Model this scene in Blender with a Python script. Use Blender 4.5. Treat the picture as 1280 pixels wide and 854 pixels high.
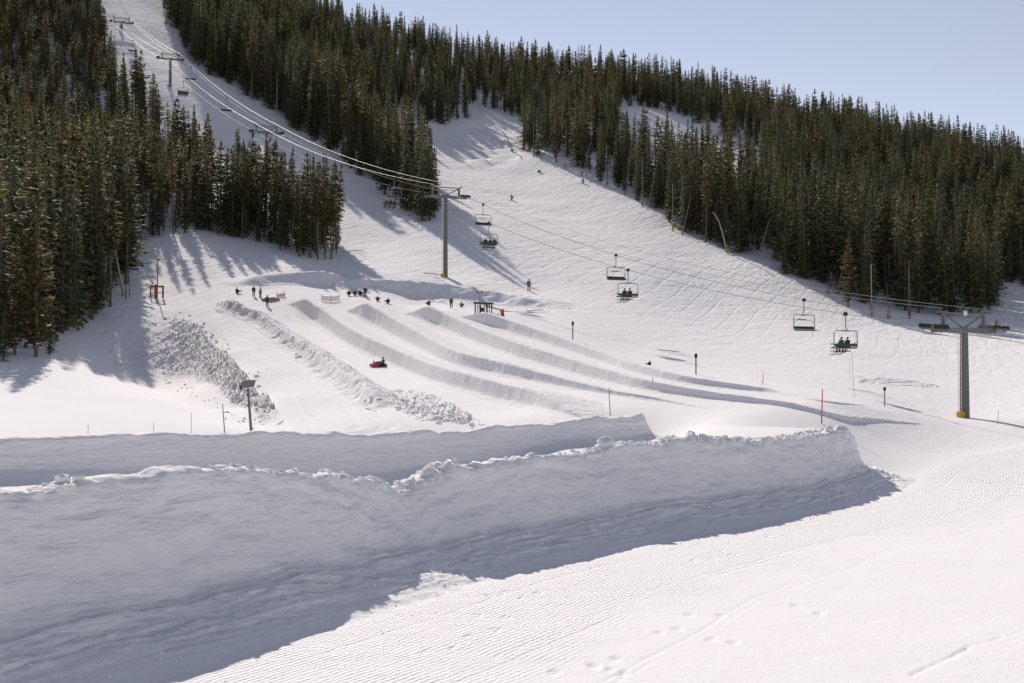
import bpy, bmesh, math, random
import numpy as np
from mathutils import Vector, Matrix

for o in list(bpy.data.objects):
    bpy.data.objects.remove(o)
S = bpy.context.scene
C = S.collection
random.seed(7)
RNG = np.random.default_rng(11)

# ------------------------------------------------------------------ camera, sky, sun, exposure
CAMZ = 5.6
F = 1778.0                               # focal length in photo pixels (1280 wide)
PITCH = math.atan(50 / F)
cam_d = bpy.data.cameras.new('camera')
cam_d.lens = 50.0
cam_d.sensor_width = 36.0
cam_d.clip_start = 0.1
cam_d.clip_end = 5000
cam = bpy.data.objects.new('camera', cam_d)
cam.location = (0, 0, CAMZ)
cam.rotation_euler = (math.pi / 2 + PITCH, 0, 0)
C.objects.link(cam)
S.camera = cam

SUN_AZ = math.radians(-17.0)             # left of straight ahead
SUN_EL = math.radians(29.5)
sun_dir = Vector((math.sin(SUN_AZ) * math.cos(SUN_EL), math.cos(SUN_AZ) * math.cos(SUN_EL), math.sin(SUN_EL)))
sd = bpy.data.lights.new('sun', 'SUN')
sd.energy = 4.6
sd.angle = math.radians(0.55)
sd.color = (1.0, 0.905, 0.825)
so = bpy.data.objects.new('sun', sd)
so.rotation_euler = sun_dir.to_track_quat('Z', 'Y').to_euler()
so.location = sun_dir * 800
C.objects.link(so)

W = bpy.data.worlds.new('World')
S.world = W
W.use_nodes = True
wn = W.node_tree
bg = wn.nodes['Background']
sky = wn.nodes.new('ShaderNodeTexSky')
sky.sky_type = 'NISHITA'
sky.sun_disc = False
sky.sun_elevation = SUN_EL
sky.sun_rotation = SUN_AZ
sky.altitude = 2000
sky.air_density = 1.0
sky.dust_density = 0.0
sky.ozone_density = 2.0
hs = wn.nodes.new('ShaderNodeHueSaturation')     # the camera's warm white balance
hs.inputs['Saturation'].default_value = 0.62
tint = wn.nodes.new('ShaderNodeMix')
tint.data_type = 'RGBA'; tint.blend_type = 'MULTIPLY'
tint.inputs[0].default_value = 1.0
tint.inputs[7].default_value = (1.02, 0.93, 0.91, 1)
wn.links.new(sky.outputs[0], hs.inputs['Color'])
wn.links.new(hs.outputs[0], tint.inputs[6])
wn.links.new(tint.outputs[2], bg.inputs[0])
bg.inputs[1].default_value = 0.105

S.view_settings.view_transform = 'Standard'
S.view_settings.look = 'None'
S.view_settings.exposure = 0.12
S.view_settings.gamma = 1.0
S.render.engine = 'CYCLES'
S.cycles.max_bounces = 8
S.cycles.diffuse_bounces = 6
S.cycles.glossy_bounces = 2
S.cycles.transmission_bounces = 3
S.cycles.transparent_max_bounces = 4
S.cycles.caustics_reflective = False
S.cycles.caustics_refractive = False

# ------------------------------------------------------------------ rays between the photograph's frame and the land
CP, SP = math.cos(PITCH), math.sin(PITCH)


def ray(u, v):
    """direction per metre of forward distance y for a pixel of the frame"""
    u = np.asarray(u, float); v = np.asarray(v, float)
    dx = u - 640; dup = 427 - v
    dy = CP * F - SP * dup
    dz = SP * F + CP * dup
    return dx / dy, dz / dy


def project(x, y, z):
    zc = np.asarray(z) - CAMZ
    fw = CP * y + SP * zc
    up = -SP * y + CP * zc
    return 640 + F * x / fw, 427 - F * up / fw


def at(u, v, y):
    a, b = ray(u, v)
    return (float(a * y), float(y), float(CAMZ + b * y))


# ------------------------------------------------------------------ noise
def _hash(ix, iy, seed):
    n = (ix.astype(np.int64) * 374761393 + iy.astype(np.int64) * 668265263 + seed * 974634777) & 0x7fffffff
    n = ((n ^ (n >> 13)) * 1274126177) & 0x7fffffff
    n = (n ^ (n >> 16)) & 0xffff
    return n / 65535.0


def vnoise(x, y, seed=0):
    ix = np.floor(x); iy = np.floor(y)
    fx = x - ix; fy = y - iy
    fx = fx * fx * fx * (fx * (fx * 6 - 15) + 10); fy = fy * fy * fy * (fy * (fy * 6 - 15) + 10)
    a = _hash(ix, iy, seed); b = _hash(ix + 1, iy, seed)
    c = _hash(ix, iy + 1, seed); d = _hash(ix + 1, iy + 1, seed)
    return (a + (b - a) * fx + (c - a) * fy + (a - b - c + d) * fx * fy) * 2 - 1


def fbm(x, y, seed=0, octv=4, gain=0.5):
    t = 0; amp = 1; tot = 0
    c, s = 0.8, 0.6
    for i in range(octv):
        t = t + amp * vnoise(x, y, seed + i * 17)
        tot += amp
        x, y = (c * x - s * y) * 2.03 + 11.3, (s * x + c * y) * 2.03 - 7.1
        amp *= gain
    return t / tot


def sstep(a, b, x):
    t = np.clip((x - a) / (b - a), 0, 1)
    return t * t * (3 - 2 * t)


# ------------------------------------------------------------------ the land: survey points (pixel column, pixel row, metres ahead)
LAND = [
    # lane behind the near bank
    (-250, 690, 35), (0, 650, 42), (300, 640, 50), (470, 625, 57), (620, 598, 62), (740, 575, 67), (300, 622, 57), (470, 607, 65), (620, 588, 70), (740, 562, 75), (830, 555, 80), (870, 540, 78), (920, 533, 78), (1000, 528, 82), (1060, 528, 86),
    # ground behind the second bank
    (-250, 548, 60), (0, 545, 62), (300, 541, 72), (500, 538, 78), (640, 530, 82), (760, 516, 88),
    # left flat and hollow
    (-300, 500, 85), (0, 500, 82), (150, 505, 85), (0, 475, 97), (70, 452, 114), (-200, 455, 112), (200, 500, 92), (130, 470, 120), (100, 440, 137), (150, 400, 160), (130, 385, 166),
    (150, 452, 145), (180, 466, 143), (215, 474, 142), (245, 480, 128), (290, 510, 104), (330, 530, 86),
    (215, 385, 172), (250, 405, 161), (285, 440, 136), (310, 470, 117), (335, 500, 99), (352, 522, 88),
    (230, 372, 180), (300, 420, 149), (360, 470, 117), (400, 510, 93), (440, 533, 80), (330, 440, 136),
    (190, 372, 178), (200, 350, 192), (230, 298, 224), (175, 300, 222), (300, 362, 184), (290, 310, 222),
    # tubing hill
    (340, 368, 180), (380, 374, 177), (380, 402, 162), (380, 440, 136), (420, 465, 119), (430, 490, 103), (450, 435, 139), (480, 400, 163), (480, 380, 175), (520, 470, 116), (560, 410, 157), (560, 386, 173), (560, 440, 136), (580, 490, 103), (600, 510, 93),
    (640, 392, 169), (640, 412, 156), (640, 440, 136), (640, 465, 119), (640, 490, 103), (640, 512, 92), (720, 405, 166), (720, 437, 141), (720, 475, 114), (760, 495, 101),
    (800, 430, 158), (800, 472, 118), (900, 430, 172), (900, 460, 139), (900, 489, 108), (900, 510, 95), (1000, 455, 155), (1000, 492, 110), (1000, 512, 95), (1040, 505, 100),
    # right run out and lower slope
    (1100, 522, 97), (1200, 522, 115), (1110, 508, 112), (1200, 500, 132), (1200, 450, 174), (1060, 440, 174), (1280, 530, 108), (1280, 490, 137), (1280, 440, 184), (1160, 402, 226), (1240, 398, 230), (1320, 396, 230),
    (1500, 560, 98), (1500, 500, 127), (1500, 420, 195), (1500, 360, 245),
    # flat at the head of the tubing hill, then the cut bank
    (333, 364, 184), (420, 369, 183), (520, 379, 187), (600, 385, 184), (660, 389, 179), (400, 363, 188), (300, 358, 187),
    (400, 351, 198), (460, 349, 200), (520, 351, 200), (590, 358, 198), (650, 371, 193), (700, 384, 185),
    (330, 342, 197), (300, 348, 194), (360, 338, 200),
    # main run
    (340, 310, 228), (400, 318, 228), (300, 300, 232), (480, 302, 246), (557, 346, 208), (661, 365, 204), (720, 388, 185),
    (545, 277, 262), (480, 240, 300), (420, 230, 305), (640, 247, 330), (673, 215, 372), (700, 300, 265), (800, 340, 235), (900, 385, 215), (610, 150, 470), (600, 134, 500), (585, 190, 415), (520, 160, 440), (650, 152, 470),
    (667, 198, 392), (706, 210, 375), (759, 232, 350), (803, 258, 322), (850, 292, 292), (910, 318, 272), (960, 335, 258), (1045, 372, 240), (1090, 392, 230),
    # lift line
    (333, 232, 287), (300, 140, 360), (212, 112, 361), (215, 75, 400), (150, 30, 425), (150, -20, 490), (250, 170, 330), (400, 182, 335),
    # left woods
    (160, 300, 232), (100, 300, 220), (0, 300, 210), (0, 100, 360), (0, 0, 440), (-300, 200, 280), (-300, 0, 430), (-300, 400, 150),
    (0, 400, 148), (200, 220, 290),
    # right woods and the ridge
    (1280, 238, 430), (1100, 190, 480), (900, 141, 530), (760, 112, 560), (640, 96, 590), (520, 66, 600), (400, 36, 620), (200, -30, 640), (0, -80, 640), (1500, 290, 400),
    (1100, 300, 330), (900, 200, 420), (1280, 320, 330), (780, 160, 450), (400, 110, 470), (500, 110, 500),
    (1280, 330, 800), (1000, 260, 800), (640, 200, 900), (200, 90, 900), (-300, 60, 900), (1500, 400, 800),
]
_L = np.array(LAND, float)
_a, _b = ray(_L[:, 0], _L[:, 1])
KY = 0.35
LP = np.stack([_a, KY * np.log(_L[:, 2])], 1)
LQ = CAMZ / _L[:, 2] + _b                # height / distance


def _tps(d2):
    return 0.5 * d2 * np.log(d2 + 1e-12)


_n = len(LP)
_K = _tps(((LP[:, None] - LP[None]) ** 2).sum(-1)) + np.eye(_n) * 6e-6
_P = np.concatenate([np.ones((_n, 1)), LP], 1)
_M = np.block([[_K, _P], [_P.T, np.zeros((3, 3))]])
_w = np.linalg.solve(_M, np.concatenate([LQ, np.zeros(3)]))


def tps_q(a, b):
    out = np.empty(a.shape)
    A = a.ravel(); B = b.ravel(); O = out.ravel()
    for i in range(0, len(A), 20000):
        aa = A[i:i + 20000, None]; bb = B[i:i + 20000, None]
        d2 = (aa - LP[None, :, 0]) ** 2 + (bb - LP[None, :, 1]) ** 2
        O[i:i + 20000] = _tps(d2) @ _w[:_n] + _w[_n] + _w[_n + 1] * aa[:, 0] + _w[_n + 2] * bb[:, 0]
    return O.reshape(a.shape)


# near bank crest: pixel column, row, metres ahead
BANK1 = [(-420, 640, 19.5), (-150, 626, 25), (0, 612, 28.5), (100, 601, 30.5), (190, 593, 32.5), (230, 588, 33.6), (330, 592, 36.5), (430, 597, 40.3), (480, 602, 42.4),
         (500, 612, 43.2), (522, 601, 44), (560, 590, 45.5), (640, 575, 48.5), (700, 567, 51.5), (760, 560, 54.5), (850, 552, 58.5), (930, 548, 63), (1000, 546, 68), (1040, 543, 73.5), (1062, 541, 78)]
B1W = np.array([at(*p) for p in BANK1])
# the low front ground is everything on the viewer's side of this line
FRONT = np.concatenate([np.array([[-60, -5], [-32, 10]]), B1W[:, :2], np.array([[20.6, 83], [25.5, 92], [33, 100], [45, 108], [80, 125], [400, 200]])])


def path_dist(x, y, P):
    """distance to a polyline, signed (+ on the right-hand side walking along it), and arc length of the nearest point"""
    best = np.full(x.shape, 1e9); sign = np.ones(x.shape); arc = np.zeros(x.shape)
    s0 = 0.0
    for (x0, y0), (x1, y1) in zip(P[:-1], P[1:]):
        dx, dy = x1 - x0, y1 - y0
        L = math.hypot(dx, dy)
        t = np.clip(((x - x0) * dx + (y - y0) * dy) / (L * L), 0, 1)
        px = x - (x0 + t * dx); py = y - (y0 + t * dy)
        d = np.hypot(px, py)
        m = d < best - 1e-9
        best = np.where(m, d, best)
        sign = np.where(m, np.where(dx * (y - y0) - dy * (x - x0) > 0, -1.0, 1.0), sign)
        arc = np.where(m, s0 + t * L, arc)
        s0 += L
    return best * sign, arc


def front_z(x, y):
    t = y - 74
    return 0.052 * (np.sqrt(t * t + 64) + t) / 2 - 0.02


def back_z(x, y):
    r = np.hypot(x, y)
    phi = np.arctan2(x, y)
    pc = np.clip(phi, -math.radians(25), math.radians(25))
    ye = np.clip(r * np.cos(pc), 24, 1000)
    q = tps_q(np.tan(pc), KY * np.log(ye))
    q = q * (1 - sstep(math.radians(60), math.radians(110), np.abs(phi)))
    return q * np.clip(r * np.cos(pc), 0, 1100)


def ground(x, y):
    x = np.asarray(x, float); y = np.asarray(y, float)
    sh = x.shape
    x = np.atleast_1d(x); y = np.atleast_1d(y)
    zb = back_z(x, y)
    m = (y < 135) & (np.hypot(x, y) < 420)
    if m.any():
        d, _ = path_dist(x[m], y[m], FRONT)
        k = sstep(-0.9, -0.1, d)
        # where the two meet far right the change is spread out
        wide = sstep(77, 83, y[m]) * sstep(8, 14, x[m])
        k = k * (1 - wide) + sstep(-9, 4, d) * wide
        zb[m] = zb[m] * (1 - k) + front_z(x[m], y[m]) * k
    zb = np.where((y <= 0), zb * 0, zb)
    return zb.reshape(sh)


def gz(x, y):
    return float(ground(np.array([x]), np.array([y]))[0])


_YS = np.exp(np.linspace(math.log(24), math.log(640), 900))


def hit(u, v):
    """first point of the land along a pixel's ray"""
    a, b = ray(u, v)
    z = ground(a * _YS, _YS)
    f = CAMZ + b * _YS - z
    idx = np.nonzero((f[:-1] > 0) & (f[1:] <= 0))[0]
    if len(idx) == 0:
        i = int(np.argmin(np.abs(f))); y = _YS[i]
    else:
        i = idx[0]; t = f[i] / (f[i] - f[i + 1]); y = _YS[i] + t * (_YS[i + 1] - _YS[i])
    return Vector((float(a * y), float(y), float(CAMZ + b * y)))


# ------------------------------------------------------------------ object helpers
def tag(o, label=None, cat=None, group=None, kind=None):
    if label: o['label'] = label
    if cat: o['category'] = cat
    if group: o['group'] = group
    if kind: o['kind'] = kind
    return o


def link(name, me, parent=None, mats=(), smooth=False):
    o = bpy.data.objects.new(name, me)
    C.objects.link(o)
    if parent is not None:
        o.parent = parent
    for m in mats:
        if me.materials.find(m.name) < 0:
            me.materials.append(m)
    if smooth and len(me.polygons):
        me.polygons.foreach_set('use_smooth', np.ones(len(me.polygons), bool))
    return o


def empty(name, loc=(0, 0, 0), rz=0.0):
    o = bpy.data.objects.new(name, None)
    o.empty_display_size = 0.3
    o.location = loc
    o.rotation_euler = (0, 0, rz)
    C.objects.link(o)
    return o


def copy_tree(o, parent=None):
    c = o.copy()
    C.objects.link(c)
    if parent is not None:
        c.parent = parent
    for ch in o.children:
        copy_tree(ch, c)
    return c


def grid_mesh(name, V, wrap=False):
    """V: rows x cols x 3"""
    n, m = V.shape[:2]
    i = np.arange(n - 1)[:, None] * m + np.arange(m - 1)[None]
    q = np.stack([i, i + 1, i + m + 1, i + m], -1).reshape(-1, 4)
    me = bpy.data.meshes.new(name)
    me.vertices.add(n * m)
    me.vertices.foreach_set('co', V.reshape(-1).astype(np.float32))
    me.loops.add(q.size)
    me.loops.foreach_set('vertex_index', q.reshape(-1).astype(np.int32))
    me.polygons.add(len(q))
    me.polygons.foreach_set('loop_start', (np.arange(len(q)) * 4).astype(np.int32))
    me.update(calc_edges=True)
    me.polygons.foreach_set('use_smooth', np.ones(len(q), bool))
    return me


def fattr(me, name, arr):
    a = me.attributes.new(name, 'FLOAT', 'POINT')
    a.data.foreach_set('value', np.asarray(arr, np.float32).reshape(-1))


def soup(name, V, Fc):
    me = bpy.data.meshes.new(name)
    me.from_pydata([tuple(p) for p in V], [], [tuple(f) for f in Fc])
    me.update()
    return me


class MB:
    """collects tubes, boxes and lathes into one mesh"""
    def __init__(s):
        s.v = []; s.f = []

    def add(s, vs, fs):
        b = len(s.v)
        s.v += [tuple(p) for p in vs]
        s.f += [tuple(i + b for i in f) for f in fs]

    def box(s, c, d, M=None):
        x, y, z = d[0] / 2, d[1] / 2, d[2] / 2
        vs = [Vector((i * x, j * y, k * z)) for i in (-1, 1) for j in (-1, 1) for k in (-1, 1)]
        if M is not None:
            vs = [M @ p for p in vs]
        vs = [p + Vector(c) for p in vs]
        s.add(vs, [(0, 1, 3, 2), (4, 6, 7, 5), (0, 4, 5, 1), (2, 3, 7, 6), (0, 2, 6, 4), (1, 5, 7, 3)])

    def tube(s, pts, r, n=8, caps=True):
        pts = [Vector(p) for p in pts]
        rs = r if isinstance(r, (list, tuple)) else [r] * len(pts)
        vs = []; ref = None
        for i, p in enumerate(pts):
            t = (pts[min(i + 1, len(pts) - 1)] - pts[max(i - 1, 0)]).normalized()
            if ref is None:
                ref = Vector((1, 0, 0)) if abs(t.x) < 0.9 else Vector((0, 1, 0))
            a = (ref - t * ref.dot(t)).normalized(); b = t.cross(a); ref = a
            for k in range(n):
                q = 2 * math.pi * k / n
                vs.append(p + (a * math.cos(q) + b * math.sin(q)) * rs[i])
        fs = []
        for i in range(len(pts) - 1):
            for k in range(n):
                k2 = (k + 1) % n
                fs.append((i * n + k, i * n + k2, (i + 1) * n + k2, (i + 1) * n + k))
        if caps:
            fs.append(tuple(range(n - 1, -1, -1)))
            fs.append(tuple((len(pts) - 1) * n + k for k in range(n)))
        s.add(vs, fs)

    def lathe(s, prof, axis='z', c=(0, 0, 0), n=16):
        """prof: (radius, height) closed ring profile"""
        vs = []; m = len(prof); c = Vector(c)
        for k in range(n):
            q = 2 * math.pi * k / n
            for r, h in prof:
                p = (r * math.cos(q), r * math.sin(q), h)
                if axis == 'x': p = (h, p[0], p[1])
                if axis == 'y': p = (p[0], h, p[1])
                vs.append(Vector(p) + c)
        fs = []
        for k in range(n):
            k2 = (k + 1) % n
            for i in range(m):
                i2 = (i + 1) % m
                fs.append((k * m + i, k2 * m + i, k2 * m + i2, k * m + i2))
        s.add(vs, fs)

    def build(s, name, mat, parent=None, smooth=False):
        me = soup(name, s.v, s.f)
        o = link(name, me, parent, (mat,) if mat else ())
        if smooth:
            me.polygons.foreach_set('use_smooth', np.ones(len(me.polygons), bool))
            try:
                me.set_sharp_from_angle(angle=math.radians(50))
            except Exception:
                pass
        return o


# ------------------------------------------------------------------ materials
def new_mat(name):
    m = bpy.data.materials.new(name)
    m.use_nodes = True
    nt = m.node_tree
    b = nt.nodes['Principled BSDF']
    return m, nt, b


def node(nt, typ, **kw):
    n = nt.nodes.new(typ)
    for k, v in kw.items():
        if k.startswith('i_'):
            n.inputs[k[2:]].default_value = v
        else:
            setattr(n, k, v)
    return n


def noise_n(nt, vec, scale, detail=3, rough=0.55):
    n = node(nt, 'ShaderNodeTexNoise', i_Scale=scale, i_Detail=detail, i_Roughness=rough)
    nt.links.new(vec, n.inputs['Vector'])
    return n.outputs[0]


def math_n(nt, op, a, b=None, c=None, clamp=False):
    n = node(nt, 'ShaderNodeMath', operation=op, use_clamp=clamp)
    for i, x in enumerate((a, b, c)):
        if x is None: continue
        if isinstance(x, (int, float)): n.inputs[i].default_value = x
        else: nt.links.new(x, n.inputs[i])
    return n.outputs[0]


def plain(name, col, rough=0.6, metal=0.0, var=0.12, scale=6.0):
    """painted / woven / metal surface with slight mottling and wear"""
    m, nt, b = new_mat(name)
    tc = node(nt, 'ShaderNodeTexCoord')
    n = noise_n(nt, tc.outputs['Object'], scale, 4, 0.6)
    mix = node(nt, 'ShaderNodeMix', data_type='RGBA')
    mix.inputs[6].default_value = (*[c * (1 - var) for c in col], 1)
    mix.inputs[7].default_value = (*[min(1, c * (1 + var)) for c in col], 1)
    nt.links.new(n, mix.inputs[0])
    nt.links.new(mix.outputs[2], b.inputs['Base Color'])
    b.inputs['Roughness'].default_value = rough
    b.inputs['Metallic'].default_value = metal
    return m


def snow_mat(name, kind):
    m, nt, b = new_mat(name)
    b.inputs['Roughness'].default_value = 0.95
    b.inputs['Specular IOR Level'].default_value = 0.04
    geo = node(nt, 'ShaderNodeNewGeometry')
    pos = geo.outputs['Position']
    sep = node(nt, 'ShaderNodeSeparateXYZ')
    nt.links.new(pos, sep.inputs[0])
    X, Y, Z = sep.outputs
    big = noise_n(nt, pos, 0.06, 3)
    mix = node(nt, 'ShaderNodeMix', data_type='RGBA')
    mix.inputs[6].default_value = (0.93, 0.913, 0.91, 1)
    mix.inputs[7].default_value = (0.965, 0.945, 0.94, 1)
    nt.links.new(big, mix.inputs[0])
    nt.links.new(mix.outputs[2], b.inputs['Base Color'])
    h = None

    def addh(x):
        nonlocal h
        h = x if h is None else math_n(nt, 'ADD', h, x)

    grain = noise_n(nt, pos, 9.0, 4, 0.65)
    addh(math_n(nt, 'MULTIPLY', grain, 0.035))
    if kind == 'ground':
        # skiers' tracks: long streaks down the fall line, stronger up the slope
        att = node(nt, 'ShaderNodeAttribute', attribute_name='run')
        for k, (ang, sc, st) in enumerate(((0.25, 0.42, 12), (-0.12, 0.6, 10), (0.5, 0.33, 9))):
            vr = node(nt, 'ShaderNodeVectorRotate', rotation_type='Z_AXIS')
            vr.inputs['Angle'].default_value = ang
            nt.links.new(pos, vr.inputs[0])
            mp = node(nt, 'ShaderNodeMapping')
            mp.inputs['Scale'].default_value = (sc, sc / st, sc / st)
            nt.links.new(vr.outputs[0], mp.inputs[0])
            t = noise_n(nt, mp.outputs[0], 2.2, 4, 0.6)
            addh(math_n(nt, 'MULTIPLY', math_n(nt, 'MULTIPLY', t, att.outputs['Fac']), 0.33))
        for ang, sc, dist in ((0.35, 0.10, 16.0), (-0.25, 0.075, 22.0), (0.85, 0.05, 18.0)):
            wt = node(nt, 'ShaderNodeTexWave', wave_type='BANDS', bands_direction='X', i_Scale=sc, i_Distortion=dist, i_Detail=2.0)
            wt.inputs['Detail Scale'].default_value = 0.12
            vr = node(nt, 'ShaderNodeVectorRotate', rotation_type='Z_AXIS')
            vr.inputs['Angle'].default_value = ang
            nt.links.new(pos, vr.inputs[0])
            nt.links.new(vr.outputs[0], wt.inputs['Vector'])
            thin = math_n(nt, 'POWER', wt.outputs['Fac'], 40.0)
            gate = math_n(nt, 'MULTIPLY', thin, noise_n(nt, pos, 0.05, 2))
            addh(math_n(nt, 'MULTIPLY', math_n(nt, 'MULTIPLY', gate, math_n(nt, 'MULTIPLY_ADD', att.outputs['Fac'], 1.6, -0.45, True)), -0.16))
        lump = noise_n(nt, pos, 0.9, 4, 0.6)
        addh(math_n(nt, 'MULTIPLY', math_n(nt, 'MULTIPLY', lump, math_n(nt, 'ADD', math_n(nt, 'MULTIPLY', att.outputs['Fac'], 0.12), 0.05)), 1.0))
        # corduroy left by the groomer beside the near bank
        gr = node(nt, 'ShaderNodeAttribute', attribute_name='groom')
        ac = node(nt, 'ShaderNodeAttribute', attribute_name='across')
        al = node(nt, 'ShaderNodeAttribute', attribute_name='along')
        jit = noise_n(nt, pos, 1.3, 3)
        ph = math_n(nt, 'ADD', math_n(nt, 'MULTIPLY', ac.outputs['Fac'], 2 * math.pi / 0.16), math_n(nt, 'MULTIPLY', jit, 8.0))
        wv = math_n(nt, 'SINE', ph)
        ph2 = math_n(nt, 'ADD', math_n(nt, 'MULTIPLY', al.outputs['Fac'], 2 * math.pi / 0.31), math_n(nt, 'MULTIPLY', jit, 9.0))
        wv = math_n(nt, 'MULTIPLY', wv, math_n(nt, 'ADD', math_n(nt, 'MULTIPLY', math_n(nt, 'SINE', ph2), 0.4), 0.75))
        brk = noise_n(nt, pos, 5.0, 4, 0.7)
        cor = math_n(nt, 'ADD', math_n(nt, 'MULTIPLY', math_n(nt, 'MULTIPLY', wv, math_n(nt, 'MULTIPLY', noise_n(nt, pos, 0.35, 4), noise_n(nt, pos, 0.9, 3))), 0.08), math_n(nt, 'MULTIPLY', brk, 0.13))
        addh(math_n(nt, 'MULTIPLY', cor, gr.outputs['Fac']))
    elif kind == 'bank':
        att = node(nt, 'ShaderNodeAttribute', attribute_name='face')
        mp = node(nt, 'ShaderNodeMapping')
        mp.inputs['Scale'].default_value = (0.7, 0.7, 3.2)
        nt.links.new(pos, mp.inputs[0])
        l1 = noise_n(nt, mp.outputs[0], 2.4, 5, 0.55)
        addh(math_n(nt, 'MULTIPLY', l1, 0.22))
    elif kind == 'rough':
        l1 = noise_n(nt, pos, 2.0, 5, 0.65)
        addh(math_n(nt, 'MULTIPLY', l1, 0.22))
    bm = node(nt, 'ShaderNodeBump')
    bm.inputs['Strength'].default_value = 0.55
    bm.inputs['Distance'].default_value = 1.0
    nt.links.new(h, bm.inputs['Height'])
    nt.links.new(bm.outputs[0], b.inputs['Normal'])
    return m


M_GROUND = snow_mat('groomed_snow', 'ground')
M_BANK = snow_mat('cut_snow', 'bank')
M_ROUGH = snow_mat('ploughed_snow', 'rough')


def bark_mat(name, c1, c2):
    m, nt, b = new_mat(name)
    tc = node(nt, 'ShaderNodeTexCoord')
    mp = node(nt, 'ShaderNodeMapping')
    mp.inputs['Scale'].default_value = (6, 6, 0.8)
    nt.links.new(tc.outputs['Object'], mp.inputs[0])
    n = noise_n(nt, mp.outputs[0], 3, 4, 0.65)
    mix = node(nt, 'ShaderNodeMix', data_type='RGBA')
    mix.inputs[6].default_value = (*c1, 1); mix.inputs[7].default_value = (*c2, 1)
    nt.links.new(n, mix.inputs[0])
    nt.links.new(mix.outputs[2], b.inputs['Base Color'])
    b.inputs['Roughness'].default_value = 0.9
    return m


def needle_mat(name, c1, c2, c3, trans=0.35):
    m, nt, b = new_mat(name)
    oi = node(nt, 'ShaderNodeObjectInfo')
    at_ = node(nt, 'ShaderNodeAttribute', attribute_name='shade')
    mix = node(nt, 'ShaderNodeMix', data_type='RGBA')
    mix.inputs[6].default_value = (*c1, 1); mix.inputs[7].default_value = (*c2, 1)
    nt.links.new(oi.outputs['Random'], mix.inputs[0])
    mix2 = node(nt, 'ShaderNodeMix', data_type='RGBA')
    mix2.inputs[7].default_value = (*c3, 1)
    nt.links.new(mix.outputs[2], mix2.inputs[6])
    nt.links.new(at_.outputs['Fac'], mix2.inputs[0])
    nt.links.new(mix2.outputs[2], b.inputs['Base Color'])
    b.inputs['Roughness'].default_value = 0.7
    b.inputs['Specular IOR Level'].default_value = 0.25
    tr = node(nt, 'ShaderNodeBsdfTranslucent')
    nt.links.new(mix2.outputs[2], tr.inputs[0])
    ms = node(nt, 'ShaderNodeMixShader')
    ms.inputs[0].default_value = trans
    nt.links.new(b.outputs[0], ms.inputs[1]); nt.links.new(tr.outputs[0], ms.inputs[2])
    nt.links.new(ms.outputs[0], nt.nodes['Material Output'].inputs[0])
    return m


M_BARK = bark_mat('bark', (0.09, 0.065, 0.045), (0.2, 0.16, 0.12))
M_DEAD = bark_mat('bleached_wood', (0.26, 0.23, 0.2), (0.45, 0.41, 0.36))
M_SPRUCE = needle_mat('spruce_needles', (0.034, 0.060, 0.034), (0.078, 0.100, 0.046), (0.25, 0.215, 0.10), 0.36)
M_PINE = needle_mat('pine_needles', (0.046, 0.062, 0.028), (0.105, 0.100, 0.040), (0.30, 0.235, 0.095), 0.36)
M_SNOWLOAD = plain('fresh_snow', (0.84, 0.83, 0.83), 0.65, 0, 0.03, 3)

# ------------------------------------------------------------------ ground sheet
FOOT = []
_p0 = [(700, 690), (660, 715), (690, 712), (720, 706), (770, 690), (815, 668), (850, 650), (640, 745), (668, 735), (615, 770), (590, 790), (560, 815), (862, 795), (858, 790), (748, 843), (718, 832), (735, 832), (905, 770), (990, 762), (900, 700), (935, 690), (970, 672), (985, 672)]
for (u, v) in _p0:
    a, b = ray(u, v)
    y = CAMZ / -b
    FOOT.append((float(a * y), float(y)))


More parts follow.
